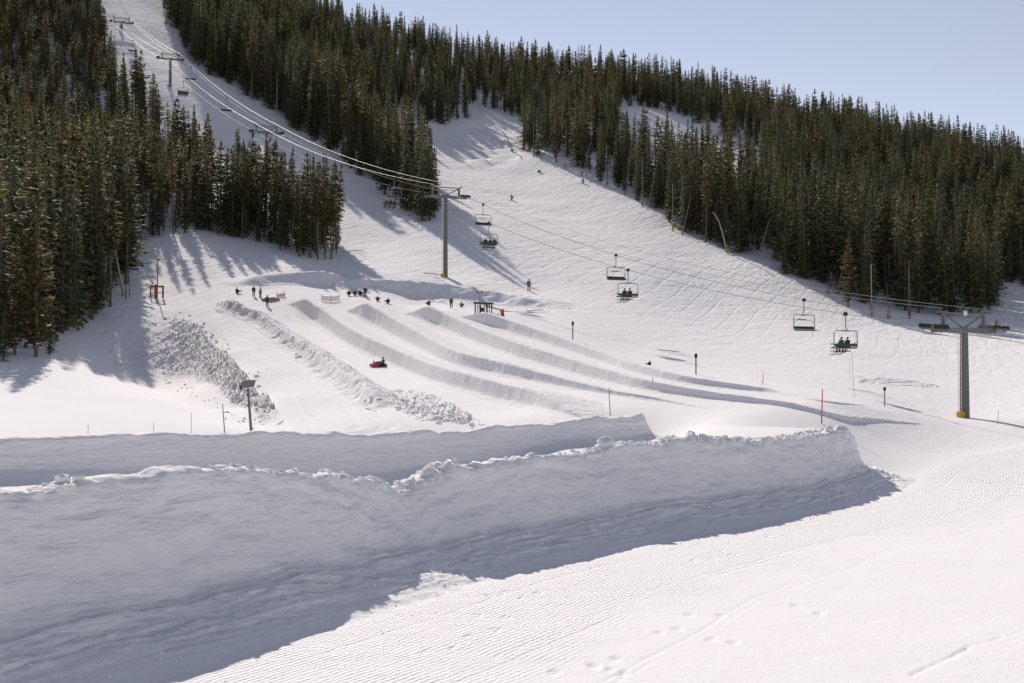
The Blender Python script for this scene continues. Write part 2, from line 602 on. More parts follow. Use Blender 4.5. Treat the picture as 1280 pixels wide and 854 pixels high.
def make_ground():
    fine = np.radians(np.arange(-23, 23.001, 0.07))
    wl = np.radians(np.array([-180, -150, -120, -100, -85, -70, -58, -48, -40, -34, -30, -27, -25, -24]))
    ph = np.concatenate([wl, fine, -wl[::-1]])
    r = np.concatenate([np.array([0.0, 3, 6, 9, 12]), np.exp(np.arange(math.log(15), math.log(720), 0.0056)), np.array([760, 820, 900, 1050, 1250, 1500])])
    R, PHI = np.meshgrid(r, ph, indexing='ij')
    X = R * np.sin(PHI); Y = R * np.cos(PHI)
    Z = ground(X, Y)
    Z = np.where(R > 1000, Z * np.clip((1600 - R) / 600, 0, 1), Z)
    # gentle undulation and small relief
    far = sstep(40, 260, R)
    ramp = sstep(8, 20, R)
    Z += ramp * fbm(X / 23, Y / 23, 3, 3) * (0.06 + 0.55 * sstep(180, 400, R))
    Z += ramp * fbm(X / 5.0, Y / 5.0, 5, 3) * (0.02 + 0.09 * far)
    # moguls near the top of the run
    U, V = project(X, np.maximum(Y, 1), Z)
    mog = sstep(370, 400, Y) * (1 - sstep(470, 490, Y)) * sstep(565, 585, U) * (1 - sstep(640, 670, U))
    Z += mog * vnoise(X / 4.5, Y / 7, 9) * 0.7
    # foot marks
    for (fx, fy) in FOOT:
        for k in range(2):
            ox = fx + random.uniform(-0.9, 0.9); oy = fy + random.uniform(-0.9, 0.9)
            m = (np.abs(X - ox) < 1) & (np.abs(Y - oy) < 1)
            if m.any():
                dd = ((X[m] - ox) / 0.13) ** 2 + ((Y[m] - oy) / 0.22) ** 2
                Z[m] += -0.045 * np.exp(-dd) + 0.012 * np.exp(-((dd - 2.2) ** 2))
    # a thin ski line lower right
    lx = np.array([at(1140, 842, 27)[0], at(1190, 822, 27.5)[0], at(1250, 796, 30)[0]])
    ln = [hitflat(1140, 842), hitflat(1185, 822), hitflat(1215, 806), hitflat(1250, 797)]
    m = (R < 40) & (X > 5)
    d, _ = path_dist(X[m], Y[m], np.array(ln))
    Z[m] += -0.03 * np.exp(-(d / 0.05) ** 2) * (0.4 + np.abs(fbm(X[m] / 0.5, Y[m] / 0.5, 77, 2)) * 2)
    me = grid_mesh('snow_ground', np.stack([X, Y, Z], -1))
    run = sstep(120, 260, R) * 0.75 + 0.04 + 0.25 * sstep(75, 120, R)
    d, s = path_dist(X, Y, FRONT)
    groom = 1.0 * sstep(3.0, 4.2, d) * (1 - sstep(8.0, 11.0, d + 1.2 * fbm(X / 3, Y / 3, 21, 3))) * (1 - sstep(100, 120, Y)) * (R < 140)
    for d0, w0 in ((8.6, .06), (8.95, .05), (11.4, .05), (11.62, .04), (5.2, .06)):
        mm = (np.abs(d - d0) < 0.5) & (R < 110) & (R > 14)
        Z[mm] += -0.017 * np.exp(-((d[mm] - d0 + 0.12 * fbm(s[mm] / 7, s[mm] * 0, 5, 2)) / w0) ** 2) * (0.35 + 0.65 * (fbm(s[mm] / 5, s[mm] * 0 + d0, 8, 2) > -0.15))
    walk = np.array([tuple(hit(*q))[:2] for q in ((222, 300), (232, 330), (243, 365), (268, 400), (310, 432), (350, 462), (395, 500), (430, 535))])
    m = (Y > 60) & (Y < 250) & (X < -5) & (X > -70)
    dw, sw = path_dist(X[m], Y[m], walk)
    for d0, w0, dp in ((-3.0, .3, .12), (-1.7, .2, .06), (-0.9, .25, .10), (0.8, .25, .09), (1.6, .2, .06), (2.9, .3, .10)):
        Z[m] += -dp * np.exp(-((dw - d0 - 0.7 * fbm(sw / 14, sw * 0 + d0, 6, 2)) / w0) ** 2) * (0.4 + 0.6 * (fbm(sw / 8, sw * 0 + d0, 8, 2) > -0.2))
    me.vertices.foreach_set('co', np.stack([X, Y, Z], -1).reshape(-1).astype(np.float32)); me.update()
    walk = np.array([tuple(hit(*q))[:2] for q in ((222, 300), (232, 330), (243, 365), (268, 400), (310, 432), (350, 462), (395, 500), (430, 535))])
    m = (Y > 60) & (Y < 250) & (X < -5) & (X > -70)
    dw, sw = path_dist(X[m], Y[m], walk)
    k = 0.75 * (1 - sstep(3.2, 5.0, np.abs(dw)))
    use = k > groom[m]
    groom[m] = np.where(use, k, groom[m]); d[m] = np.where(use, dw * 0.22, d[m]); s[m] = np.where(use, sw * 0.05, s[m])
    fattr(me, 'run', run); fattr(me, 'across', d); fattr(me, 'along', s); fattr(me, 'groom', groom)
    tag(link('snow_ground', me, None, (M_GROUND,)), kind='structure')


def hitflat(u, v):
    a, b = ray(u, v)
    y = CAMZ / -b
    return (float(a * y), float(y))


make_ground()


# ------------------------------------------------------------------ snow banks and berms
def spline(P, ds):
    P = np.array(P, float)
    Q = np.concatenate([[2 * P[0] - P[1]], P, [2 * P[-1] - P[-2]]])
    out = []
    for i in range(len(P) - 1):
        p0, p1, p2, p3 = Q[i:i + 4]
        n = max(2, int(np.linalg.norm(p2[:2] - p1[:2]) / ds * 2))
        t = np.linspace(0, 1, n, endpoint=False)[:, None]
        out.append(0.5 * ((2 * p1) + (-p0 + p2) * t + (2 * p0 - 5 * p1 + 4 * p2 - p3) * t ** 2 + (-p0 + 3 * p1 - 3 * p2 + p3) * t ** 3))
    out.append(P[-1:])
    D = np.concatenate(out)
    seg = np.linalg.norm(np.diff(D[:, :2], axis=0), axis=1)
    s = np.concatenate([[0], np.cumsum(seg)])
    n = max(3, int(s[-1] / ds))
    si = np.linspace(0, s[-1], n)
    return np.stack([np.interp(si, s, D[:, k]) for k in range(D.shape[1])], 1), si


def sweep(name, path, prof, ds=0.25, m=60, mat=None, rough=0.1, rscale=1.0, lump=0.0, nose=(False, False), height=None, absolute=False, seed=1, taper=(0, 0), streak=0.0, label=None, cat='snow bank', group=None, crest_noise=0.0, aniso=1.0, groove=0.0, layers=0.0):
    """a bank swept along a crest line. path: xyz points; the viewer's side is on the right walking along it.
    prof: (offset to the viewer's side, 0..1 height) from the back toe to the front toe"""
    Pth, s = spline(path, ds)
    T = np.gradient(Pth[:, :2], axis=0)
    T /= np.linalg.norm(T, axis=1)[:, None]
    Nn = np.stack([T[:, 1], -T[:, 0]], 1)            # right-hand side
    d0 = np.array([p[0] for p in prof]); h0 = np.array([p[1] for p in prof])
    tt = np.concatenate([[0], np.cumsum(np.hypot(np.diff(d0), np.diff(h0) * 2.5))])
    ti = np.linspace(0, tt[-1], m)
    D = np.interp(ti, tt, d0); H = np.interp(ti, tt, h0)
    k = np.array([0.25, 0.5, 0.25])
    for _ in range(2):
        H[1:-1] = np.convolve(H, k, 'valid')
    base = Pth
    if nose[1]:                                        # fan round the far end
        nf = 26
        fD = np.abs(D)
        ang = np.linspace(0, math.pi, nf)[1:]
        t = T[-1]; n = Nn[-1]
        extraN = np.cos(ang)[:, None] * n + np.sin(ang)[:, None] * t
        keep = D >= 0
        Df, Hf = D[keep], H[keep]
        rows = []
        for row in range(len(Pth)):
            rows.append((Pth[row], Nn[row], D, H))
        # the fan shares the front half only; rebuild all rows as front halves and back halves joined
        Xr = []
        for (p, nn, dd, hh) in rows:
            Xr.append((np.repeat(p[None], len(dd), 0), np.repeat(nn[None], len(dd), 0), dd, hh))
        PP = np.stack([x[0] for x in Xr]); NN = np.stack([x[1] for x in Xr]); DD = np.stack([x[2] for x in Xr]); HH = np.stack([x[3] for x in Xr])
        parts = [(PP, NN, DD, HH, s)]
        fanP = np.repeat(np.repeat(Pth[-1][None, None], nf - 1, 0), len(Df), 1)
        fanN = np.repeat(extraN[:, None], len(Df), 1)
        start = (np.repeat(Pth[-1][None, None], 1, 0).repeat(len(Df), 1), np.repeat(Nn[-1][None, None], 1, 0).repeat(len(Df), 1))
        fanP = np.concatenate([start[0], fanP]); fanN = np.concatenate([start[1], fanN])
        parts.append((fanP, fanN, np.repeat(Df[None], nf, 0), np.repeat(Hf[None], nf, 0), np.full(nf, s[-1]) + np.concatenate([[0], ang]) * 1.5))
    else:
        parts = [(np.repeat(Pth[:, None], m, 1), np.repeat(Nn[:, None], m, 1), np.repeat(D[None], len(Pth), 0), np.repeat(H[None], len(Pth), 0), s)]
    objs = []
    bmV = []; bmF = []; off = 0; faceA = []
    L = s[-1]
    for (PP, NN, DD, HH, ss) in parts:
        tp = np.ones(len(ss))
        if taper[0]: tp *= sstep(0, taper[0], ss)
        if taper[1]: tp *= 1 - sstep(L - taper[1], L, np.minimum(ss, L))
        DDw = DD * (0.35 + 0.65 * tp[:, None])
        XY = PP[..., :2] + NN * DDw[..., None]
        zg = ground(XY[..., 0], XY[..., 1])
        if height is not None and not absolute:
            hh = height(ss / L) if callable(height) else height
            Zv = zg + HH * (hh * tp)[:, None] if np.ndim(hh) else zg + HH * hh * tp[:, None]
        else:
            cz = PP[..., 2] + crest_noise * fbm(ss / 2.7, ss * 0 + seed, seed, 5, 0.6)[:, None]
            Zv = zg + (cz - zg) * HH * tp[:, None]
        Zv = Zv - 0.06 * (1 - sstep(0, 0.05, HH)) - 0.08 * (1 - sstep(0, 0.15, tp))[:, None]
        V = np.stack([XY[..., 0], XY[..., 1], Zv], -1)
        gi = np.gradient(V, axis=0); gj = np.gradient(V, axis=1)
        Nr = np.cross(gi, gj); Nr /= np.linalg.norm(Nr, axis=-1)[..., None] + 1e-9
        Nr *= np.sign(Nr[..., 2:3] + 1e-6)
        arc = np.repeat(ss[:, None], V.shape[1], 1)
        gj_len = np.cumsum(np.linalg.norm(gj, axis=-1), axis=1)
        w = sstep(0, 0.12, HH) * sstep(0, 0.25, tp)[:, None]
        if objs: gj_len = gj_len + objs[1]
        dis = rough * fbm(arc / rscale, gj_len / rscale / aniso, seed, 5, 0.55)
        if layers:
            dis = dis + layers * (fbm(arc / 7.0, gj_len / 0.20, seed + 61, 3) + 0.5 * fbm(arc / 1.2, gj_len / 0.09, seed + 63, 2)) * (1 - sstep(0.9, 0.98, HH))
        if lump:
            nz = fbm(arc / 1.15, gj_len / 1.15, seed + 40, 5, 0.62)
            where = 0.25 + 0.75 * sstep(-0.25, 0.25, fbm(arc / 6.0, arc * 0, seed + 43, 2))
            dis = dis + lump * (np.maximum(nz, -0.1) + 0.35 * np.maximum(0, fbm(arc / 0.33, gj_len / 0.33, seed + 47, 3))) * where * sstep(0.86, 0.99, HH)
        if groove:
            dis = dis + groove * (np.sin(DDw * 2 * math.pi / 0.27 + 1.2 * fbm(arc / 3, DDw, seed + 3, 2)) * (0.6 + 0.8 * fbm(arc / 4, DDw * 2, seed + 5, 2)) * (1 - sstep(0.24, 0.3, HH)) - 1.6 * np.exp(-((DDw - 1.3) / 0.09) ** 2) + 1.2 * np.exp(-((DDw - 1.5) / 0.12) ** 2)) * (DDw > 0)
        if streak:
            dis = dis + streak * fbm(arc / 0.35, gj_len / 3.0, seed + 90, 3)
        V = V + Nr * (dis * w)[..., None]
        if len(parts) > 1:
            if not objs:
                kf = int(np.nonzero(D >= 0)[0][0])
                objs = [V[-1, kf:].copy(), float(gj_len[-1, kf - 1])]
            else:
                V[0] = objs[0]
        n_, m_ = V.shape[:2]
        i = np.arange(n_ - 1)[:, None] * m_ + np.arange(m_ - 1)[None]
        bmF.append(np.stack([i, i + m_, i + m_ + 1, i + 1], -1).reshape(-1, 4) + off)
        bmV.append(V.reshape(-1, 3)); off += n_ * m_
    V = np.concatenate(bmV); Fq = np.concatenate(bmF)
    me = bpy.data.meshes.new(name)
    me.vertices.add(len(V)); me.vertices.foreach_set('co', V.reshape(-1).astype(np.float32))
    me.loops.add(Fq.size); me.loops.foreach_set('vertex_index', Fq.reshape(-1).astype(np.int32))
    me.polygons.add(len(Fq)); me.polygons.foreach_set('loop_start', (np.arange(len(Fq)) * 4).astype(np.int32))
    me.update(calc_edges=True)
    if len(parts) > 1:
        b = bmesh.new(); b.from_mesh(me)
        bmesh.ops.remove_doubles(b, verts=b.verts, dist=0.004)
        b.to_mesh(me); b.free()
    me.polygons.foreach_set('use_smooth', np.ones(len(me.polygons), bool))
    o = link(name, me, None, (mat,))
    tag(o, label, cat, group)
    return o


# the long near bank
sweep('snow_bank', B1W, [(-2.2, 0), (-1.5, 0.55), (-1.0, 0.93), (-0.5, 1.0), (0.0, 1.0), (0.08, 0.985), (0.16, 0.92), (0.42, 0.66), (0.68, 0.40), (0.85, 0.29), (1.05, 0.25), (1.3, 0.235), (1.42, 0.21), (2.0, 0.14), (2.8, 0.06), (3.6, 0.015), (4.4, 0.0)],
      ds=0.11, m=120, mat=M_BANK, rough=0.2, rscale=2.0, aniso=0.42, groove=0.055, layers=0.06, lump=0.5, nose=(False, True), seed=4, crest_noise=0.22,
      label='long tall snow bank with a crumbly crest sweeping across the foreground')

# second bank behind it
B2W = [at(-300, 556, 42), at(-100, 552, 48), at(0, 548, 51), at(120, 545, 55), at(250, 541, 60), at(380, 543, 64), at(500, 541, 68), at(620, 535, 73), at(700, 528, 77), at(760, 521, 80), at(803, 518, 83)]
sweep('snow_bank', B2W, [(-2.4, 0), (-1.2, 0.8), (-0.7, 1.0), (0.0, 1.0), (0.06, 0.97), (0.4, 0.4), (0.6, 0.16), (1.2, 0.04), (2.2, 0.0)],
      ds=0.16, m=56, mat=M_BANK, rough=0.10, rscale=2.2, aniso=0.5, layers=0.035, lump=0.16, nose=(False, True), seed=14, crest_noise=0.2,
      label='smooth snow bank in the middle ground, just behind the long near bank')


def crest_path(pts, h0, h1):
    """ground line under a crest (height h0 at the top end, h1 at the foot) that shows along these pixels"""
    out = []
    for k, (u, v) in enumerate(pts):
        h = h0 + (h1 - h0) * k / (len(pts) - 1)
        y = 130.0
        for _ in range(4):
            p = hit(u, v + 0.97 * h * F / y)
            y = p.y
        out.append(tuple(p))
    return out


BERM = [(-5.0, 0), (-3.6, 0.2), (-1.6, 0.72), (-0.5, 0.98), (0, 1.0), (0.05, 0.97), (0.28, 0.42), (0.42, 0.17), (0.7, 0.05), (1.4, 0.0)]
B_LINES = [
    ([(355, 360), (370, 367), (390, 380), (408, 392), (447, 416), (496, 437), (549, 457), (601, 471), (660, 485), (720, 498), (770, 509)], 1.9, 1.0, 'snow berm beside the lane where the red tube slides'),
    ([(427, 367), (445, 374), (475, 390), (517, 412), (566, 435), (623, 449), (700, 465), (770, 478), (840, 490), (920, 503), (985, 514)], 2.1, 0.45, 'snow berm that curves down into the end of the near bank'),
    ([(500, 373), (519, 379), (556, 393), (601, 412), (650, 429), (700, 444), (760, 460), (815, 472), (920, 486), (1040, 507), (1110, 515), (1200, 523), (1300, 533)], 1.8, 0.5, 'snow berm whose head rises under the dark lift shack'),
    ([(563, 381), (582, 386), (623, 397), (665, 411), (700, 423), (750, 441), (800, 457), (860, 470), (960, 483), (1040, 497), (1115, 504)], 1.4, 0.3, 'farthest snow berm, below the open ski run on the right'),
]
for i, (pl, hgt, hg1, lb) in enumerate(B_LINES):
    sweep('snow_berm', crest_path(pl, hgt, hg1), BERM, ds=0.25, m=46, mat=M_BANK, rough=0.05, rscale=2.6, lump=0.08, height=lambda t, h=hgt, g=hg1: h + (g - h) * t, taper=(8, (12, 34, 55, 40)[i]), seed=30 + i, streak=0.02,
          label=lb, cat='snow berm', group='berms between the tubing lanes')
# ragged berm on the left
sweep('snow_berm', crest_path([(272, 371), (300, 382), (330, 396), (380, 430), (420, 458), (455, 480), (478, 494)], 0.9, 0.9),
      [(-2.4, 0), (-1.2, 0.5), (-0.4, 0.95), (0, 1.0), (0.15, 0.9), (0.5, 0.4), (0.8, 0.15), (1.6, 0.0)], ds=0.16, m=60, mat=M_ROUGH, rough=0.2, rscale=1.3, lump=0.2, height=0.95, taper=(4, 7), seed=51,
      label='ragged lumpy snow berm between the walk-up path and the first tubing lane', cat='snow berm', group='berms between the tubing lanes')
# cut banks at the head of the tubing hill
sweep('snow_bank', [at(388, 355, 192), at(430, 351, 193), at(470, 350, 194), at(520, 352, 194.5), at(570, 357, 193.5), at(620, 365, 191), at(660, 374, 187), at(690, 383, 182)],
      [(-9, 0), (-4, 0.7), (-0.8, 1.0), (0, 1.0), (0.4, 0.93), (1.6, 0.42), (2.6, 0.1), (4, 0)], ds=0.4, m=50, mat=M_ROUGH, rough=0.35, rscale=2.4, lump=0.25, seed=61, taper=(6, 8),
      label='shaded bluish cut bank behind the people at the head of the tubing lanes')
sweep('snow_bank', [at(283, 357, 186), at(300, 350, 189), at(325, 343.5, 191.5), at(360, 340, 193.5), at(400, 339, 195), at(440, 342, 196), at(470, 347, 197)],
      [(-9, 0), (-4, 0.7), (-0.8, 1.0), (0, 1.0), (0.5, 0.93), (1.9, 0.42), (3, 0.1), (4.5, 0)], ds=0.4, m=40, mat=M_BANK, rough=0.2, rscale=4, seed=66, taper=(6, 8),
      label='smooth curved shaded bank right of the walk-up path, below the tree shadows')


def patch(name, upper, lower, n, m, amp, rscale, seed, lift, label, stretch=(1, 1), mat=None):
    """rough snow between two lines of the land"""
    A, _ = spline([hit(*p) for p in upper], 0.1)
    B, _ = spline([hit(*p) for p in lower], 0.1)
    ia = np.linspace(0, len(A) - 1, n).astype(int); ib = np.linspace(0, len(B) - 1, n).astype(int)
    t = np.linspace(0, 1, m)[None, :, None]
    XY = A[ia][:, None, :2] * (1 - t) + B[ib][:, None, :2] * t
    X, Y = XY[..., 0], XY[..., 1]
    zg = ground(X, Y)
    e = np.minimum(sstep(0, 0.16, t[..., 0]), 1 - sstep(0.6, 1, t[..., 0])) * (sstep(0, 0.08, np.linspace(0, 1, n)) * (1 - sstep(0.9, 1, np.linspace(0, 1, n))))[:, None]
    sx = np.linspace(0, 1, n)[:, None] * np.linalg.norm(np.diff(A[:, :2], axis=0), axis=1).sum()
    tx = t[..., 0] * np.linalg.norm(A[len(A) // 2, :2] - B[len(B) // 2, :2])
    sx, tx = 0.82 * sx + 0.57 * tx, -0.57 * sx + 0.82 * tx
    nz = fbm(sx / rscale / stretch[0], tx / rscale / stretch[1], seed, 5, 0.6)
    ridg = 1 - np.abs(fbm(sx / rscale / stretch[0] * 0.8, tx / rscale / stretch[1] * 0.8, seed + 5, 4, 0.55)) * 2
    edge = sstep(-0.45, 0.25, e - 0.6 + 1.0 * fbm(X / 4, Y / 4, seed + 9, 4))
    e = e * (0.4 + 0.6 * edge)
    Z = zg - 0.06 + e * (lift + amp * nz + amp * 0.8 * np.maximum(ridg, 0))
    me = grid_mesh(name, np.stack([X, Y, Z], -1))
    tag(link(name, me, None, (mat or M_ROUGH,)), label, 'snow pile')


patch('snow_pile', [(205, 383), (250, 402), (285, 437), (310, 467), (335, 497), (358, 522)], [(118, 446), (170, 470), (215, 480), (245, 483), (290, 512), (330, 534)], 320, 220, 0.48, 1.0, 71, 0.0,
      'broad rough pile of chunky ploughed snow on the left slope', stretch=(0.45, 1.9))
patch('snow_pile', [(468, 486), (500, 484), (540, 490), (575, 505), (600, 526)], [(480, 512), (486, 525), (500, 533), (540, 534), (600, 533)], 200, 110, 0.2, 0.9, 77, 0.05,
      'low heap of broken snow at the foot of the ragged berm')
patch('snow_pile', [(560, 268), (600, 282), (640, 300), (655, 315)], [(563, 320), (590, 328), (620, 335), (645, 340)], 140, 120, 0.16, 2.4, 81, 0.0,
      'patch of churned snow beside the lift tower on the main run', stretch=(0.6, 2.0))
patch('snow_pile', [(1060, 468), (1100, 470), (1140, 474), (1180, 482)], [(1065, 480), (1100, 484), (1140, 490), (1180, 494)], 160, 60, 0.13, 1.0, 84, 0.0,
      'rutted crossed tracks in the snow left of the near lift tower', stretch=(0.5, 2.5))

# ------------------------------------------------------------------ trees
def crown_mesh(name, seed, H, R, base, nlev, nbr, droop, clump, kind, mat):
    """needle sprays as many small faces, built whorl by whorl up the stem"""
    rg = np.random.default_rng(seed)
    V = []; Fc = []; sh = []
    lean = rg.normal(0, 0.012, 2)
    for li in range(nlev):
        t = (li + rg.uniform(0, 1)) / nlev
        z = base + (H - base) * t
        if kind == 'spruce':
            prof = (1 - t) ** 0.8 * (0.62 + 0.38 * min(1, t * 7)) + 0.035
        else:
            prof = math.sin(math.pi * min(1, 0.2 + 0.8 * t) ** 1.1) ** 0.8 * (1 - 0.45 * t) + 0.05
            if rg.random() < 0.2: continue
        nb = max(3, int(round(nbr * (0.55 + 0.45 * (1 - t)))))
        a0 = rg.uniform(0, 6.28)
        for bi in range(nb):
            L = R * prof * rg.uniform(0.55, 1.15)
            a = a0 + 6.283 * bi / nb + rg.normal(0, 0.25)
            ca, sa = math.cos(a), math.sin(a)
            up = rg.normal(0.25 if kind != 'spruce' else -0.05, 0.15)
            n = max(2, int(round(clump * (0.45 + L / R))))
            for ci in range(n):
                f = (ci + rg.uniform(0.2, 1.0)) / n
                r = L * f
                dz = up * r - droop * r * r / max(R, .1) * 1.2 + (0.25 * L * f ** 3 if kind == 'spruce' else 0)
                c = np.array([ca * r + lean[0] * z, sa * r + lean[1] * z, z + dz])
                ln = (0.30 + 0.34 * L / R * (1 - 0.45 * f)) * rg.uniform(0.75, 1.25)
                wd = ln * rg.uniform(0.34, 0.55)
                d = np.array([ca, sa, up - droop * 1.2 * f]) + rg.normal(0, 0.38, 3)
                d /= np.linalg.norm(d)
                s = np.cross(d, [0, 0, 1]) + rg.normal(0, 0.35, 3)
                s /= np.linalg.norm(s) + 1e-9
                b = len(V)
                tip = c + d * ln * 0.75
                tail = c - d * ln * 0.45
                V += [tail, c + s * wd - np.array([0, 0, wd * .35]), tip, c - s * wd - np.array([0, 0, wd * .35])]
                Fc += [(b, b + 1, b + 2), (b, b + 2, b + 3)]
                q = float(np.clip(rg.beta(1.3, 3.2) + 0.12 * (f > .7), 0, 1))
                sh += [q] * 4
    # leader
    for k in range(10):
        z = H - 0.9 + k * 0.11
        a = rg.uniform(0, 6.28); w = 0.05 + 0.16 * (1 - k / 10)
        b = len(V)
        c = np.array([lean[0] * z, lean[1] * z, z])
        d = np.array([math.cos(a), math.sin(a), 0])
        V += [c - d * w, c + d * w, c + np.array([0, 0, 0.38])]
        Fc += [(b, b + 1, b + 2)]
        sh += [0.2] * 3
    V = np.array(V)
    me = soup(name, V, Fc)
    fattr(me, 'shade', sh)
    me.materials.append(mat)
    return me


def trunk_mesh(name, seed, H, r0, mat, bare=0.0, twigs=0, lean=0.012):
    rg = np.random.default_rng(seed)
    m = MB()
    pts = []; rs = []
    l = rg.normal(0, lean, 2); w = rg.normal(0, 0.05, (12, 2))
    for i in range(9):
        t = i / 8
        pts.append((l[0] * H * t + w[i, 0] * t, l[1] * H * t + w[i, 1] * t, -0.5 + (H + 0.4) * t))
        rs.append(r0 * (1 - 0.9 * t) + 0.012)
    m.tube(pts, rs, 6)
    for k in range(twigs):
        t = rg.uniform(0.12, max(bare, 0.2))
        a = rg.uniform(0, 6.28); L = rg.uniform(0.4, 1.3) * (1.3 - t)
        p = Vector(pts[0]).lerp(Vector(pts[-1]), t)
        m.tube([p, p + Vector((math.cos(a) * L, math.sin(a) * L, rg.uniform(-0.35, 0.15) * L))], [0.025, 0.008], 3)
    me = soup(name, m.v, m.f)
    me.materials.append(mat)
    me.polygons.foreach_set('use_smooth', np.ones(len(me.polygons), bool))
    return me


# each kind: (crown, trunk, height, kind name)
KINDS = []
for k in range(5):
    H = 15.0
    KINDS.append((crown_mesh('spruce_crown', 100 + k, H, [1.8, 2.2, 1.95, 2.6, 1.6][k], [0.6, 0.4, 1.5, 0.5, 1.0][k], [40, 38, 42, 36, 44][k], 8, [0.35, 0.45, 0.3, 0.5, 0.4][k], 3.6, 'spruce', M_SPRUCE),
                  trunk_mesh('spruce_trunk', 200 + k, H, 0.2, M_BARK), H, 'spruce'))
for k in range(4):
    H = 15.0
    KINDS.append((crown_mesh('pine_crown', 300 + k, H, [1.6, 1.9, 1.5, 1.75][k], [5.5, 4.5, 7.0, 6.2][k], [27, 30, 24, 26][k], 7, 0.18, 4.2, 'pine', M_PINE),
                  trunk_mesh('pine_trunk', 400 + k, H, 0.17, M_BARK, [0.4, 0.3, 0.5, 0.45][k], 14), H, 'pine'))
KINDS.append((None, trunk_mesh('snag_trunk', 500, 11, 0.13, M_DEAD, 0.9, 26, 0.05), 11, 'snag'))
KINDS.append((None, trunk_mesh('snag_trunk', 501, 12, 0.12, M_DEAD, 0.9, 14, 0.09), 12, 'snag'))
NK = len(KINDS)


def in_poly(u, v, P):
    P = np.array(P, float)
    inside = np.zeros(u.shape, bool)
    j = len(P) - 1
    for i in range(len(P)):
        xi, yi = P[i]; xj, yj = P[j]
        c = ((yi > v) != (yj > v)) & (u < (xj - xi) * (v - yi) / (yj - yi + 1e-12) + xi)
        inside ^= c
        j = i
    return inside


W_LEFT = [(-900, 470), (-60, 452), (30, 442), (80, 428), (100, 405), (148, 384), (160, 360), (152, 318), (166, 303), (240, 294), (300, 296), (335, 305), (380, 322), (424, 318), (420, 306), (395, 300), (345, 290), (290, 256), (236, 215), (196, 162), (150, 96), (128, 52), (112, -120), (-900, -300)]
W_MID = [(205, -400), (205, 14), (250, 92), (330, 134), (400, 184), (468, 236), (505, 262), (545, 276), (542, 258), (520, 222), (492, 190), (478, 160), (500, 150), (548, 162), (583, 167), (584, 140), (583, 131), (618, 139), (652, 152), (655, 192),
         (667, 198), (706, 211), (759, 233), (803, 259), (850, 293), (910, 319), (960, 336), (1045, 373), (1085, 391), (1150, 396), (1236, 392), (1248, 378), (1262, 360), (1330, 352), (1900, 330), (1900, -400)]
GROVE = [(290, 297), (335, 307), (380, 323), (426, 320), (424, 306), (395, 296), (345, 276), (290, 244)]
CLEAR = [(770, 138), (800, 134), (850, 146), (900, 168), (945, 184), (962, 200), (944, 232), (880, 226), (830, 212), (775, 192)]


POLE_FEET = [(554, 163), (667, 198), (676, 200), (684, 200), (706, 211), (727, 220), (734, 220), (759, 232), (782, 244), (803, 258), (809, 263), (815, 263), (841, 288), (853, 293), (859, 293), (909, 317), (902, 317), (895, 317), (945, 327), (954, 327), (960, 327), (1045, 368), (1053, 368), (1090, 395)]


def plant_points():
    pts = []
    step = 3.3
    gx, gy = np.meshgrid(np.arange(-330, 330, step), np.arange(90, 660, step))
    gx = gx + RNG.uniform(-0.46, 0.46, gx.shape) * step; gy = gy + RNG.uniform(-0.46, 0.46, gy.shape) * step
    x = gx.ravel(); y = gy.ravel()
    ok = np.abs(x / y) < 0.52
    x, y = x[ok], y[ok]
    z = ground(x, y)
    u, v = project(x, y, z)
    L = in_poly(u, v, W_LEFT)
    Mi = in_poly(u, v, W_MID) & ~in_poly(u, v, CLEAR)
    # the ridge's far side
    far = (y > 560) & (v > -400)
    keep = L | Mi | (far & (u > 200))
    dens = 0.72 + 0.35 * fbm(x / 17, y / 17, 71, 3)
    dens = np.where(L, np.maximum(dens, 0.72), dens)
    dens = np.where((y > 330) & ~L & (u > 430), dens * 0.75, dens)
    dens = np.where(~L & (u <= 430), np.maximum(dens, 0.85), dens)
    dens = np.where((np.abs(u - 640) > 760), dens * 0.4, dens)
    dens = np.where(y > 600, dens * 0.4, dens)
    for (pu, pv) in POLE_FEET:                          # the poles stand clear of the trees
        h = hit(pu, pv)
        keep &= ~((np.abs(x - h.x * y / h.y) < 2.4) & (y > h.y - 14) & (y < h.y + 1.0))
    keep &= RNG.uniform(0, 1, x.shape) < dens
    x, y, z, u, v, L = x[keep], y[keep], z[keep], u[keep], v[keep], L[keep]
    # the grove's thin right end stands closer together
    ex = RNG.uniform(-60, -20, 2600); ey = RNG.uniform(205, 270, 2600)
    ez = ground(ex, ey); eu, ev = project(ex, ey, ez)
    g = in_poly(eu, ev, GROVE)
    got = []
    for i in np.nonzero(g)[0]:
        if all((ex[i] - ex[j]) ** 2 + (ey[i] - ey[j]) ** 2 > 1.9 ** 2 for j in got) and ((x - ex[i]) ** 2 + (y - ey[i]) ** 2).min() > 1.7 ** 2:
            got.append(i)
    got = np.array(got)
    x, y, z, u, v = (np.concatenate([a, b[got]]) for a, b in ((x, ex), (y, ey), (z, ez), (u, eu), (v, ev)))
    L = np.concatenate([L, np.ones(len(got), bool)])
    return x, y, z, u, v, L


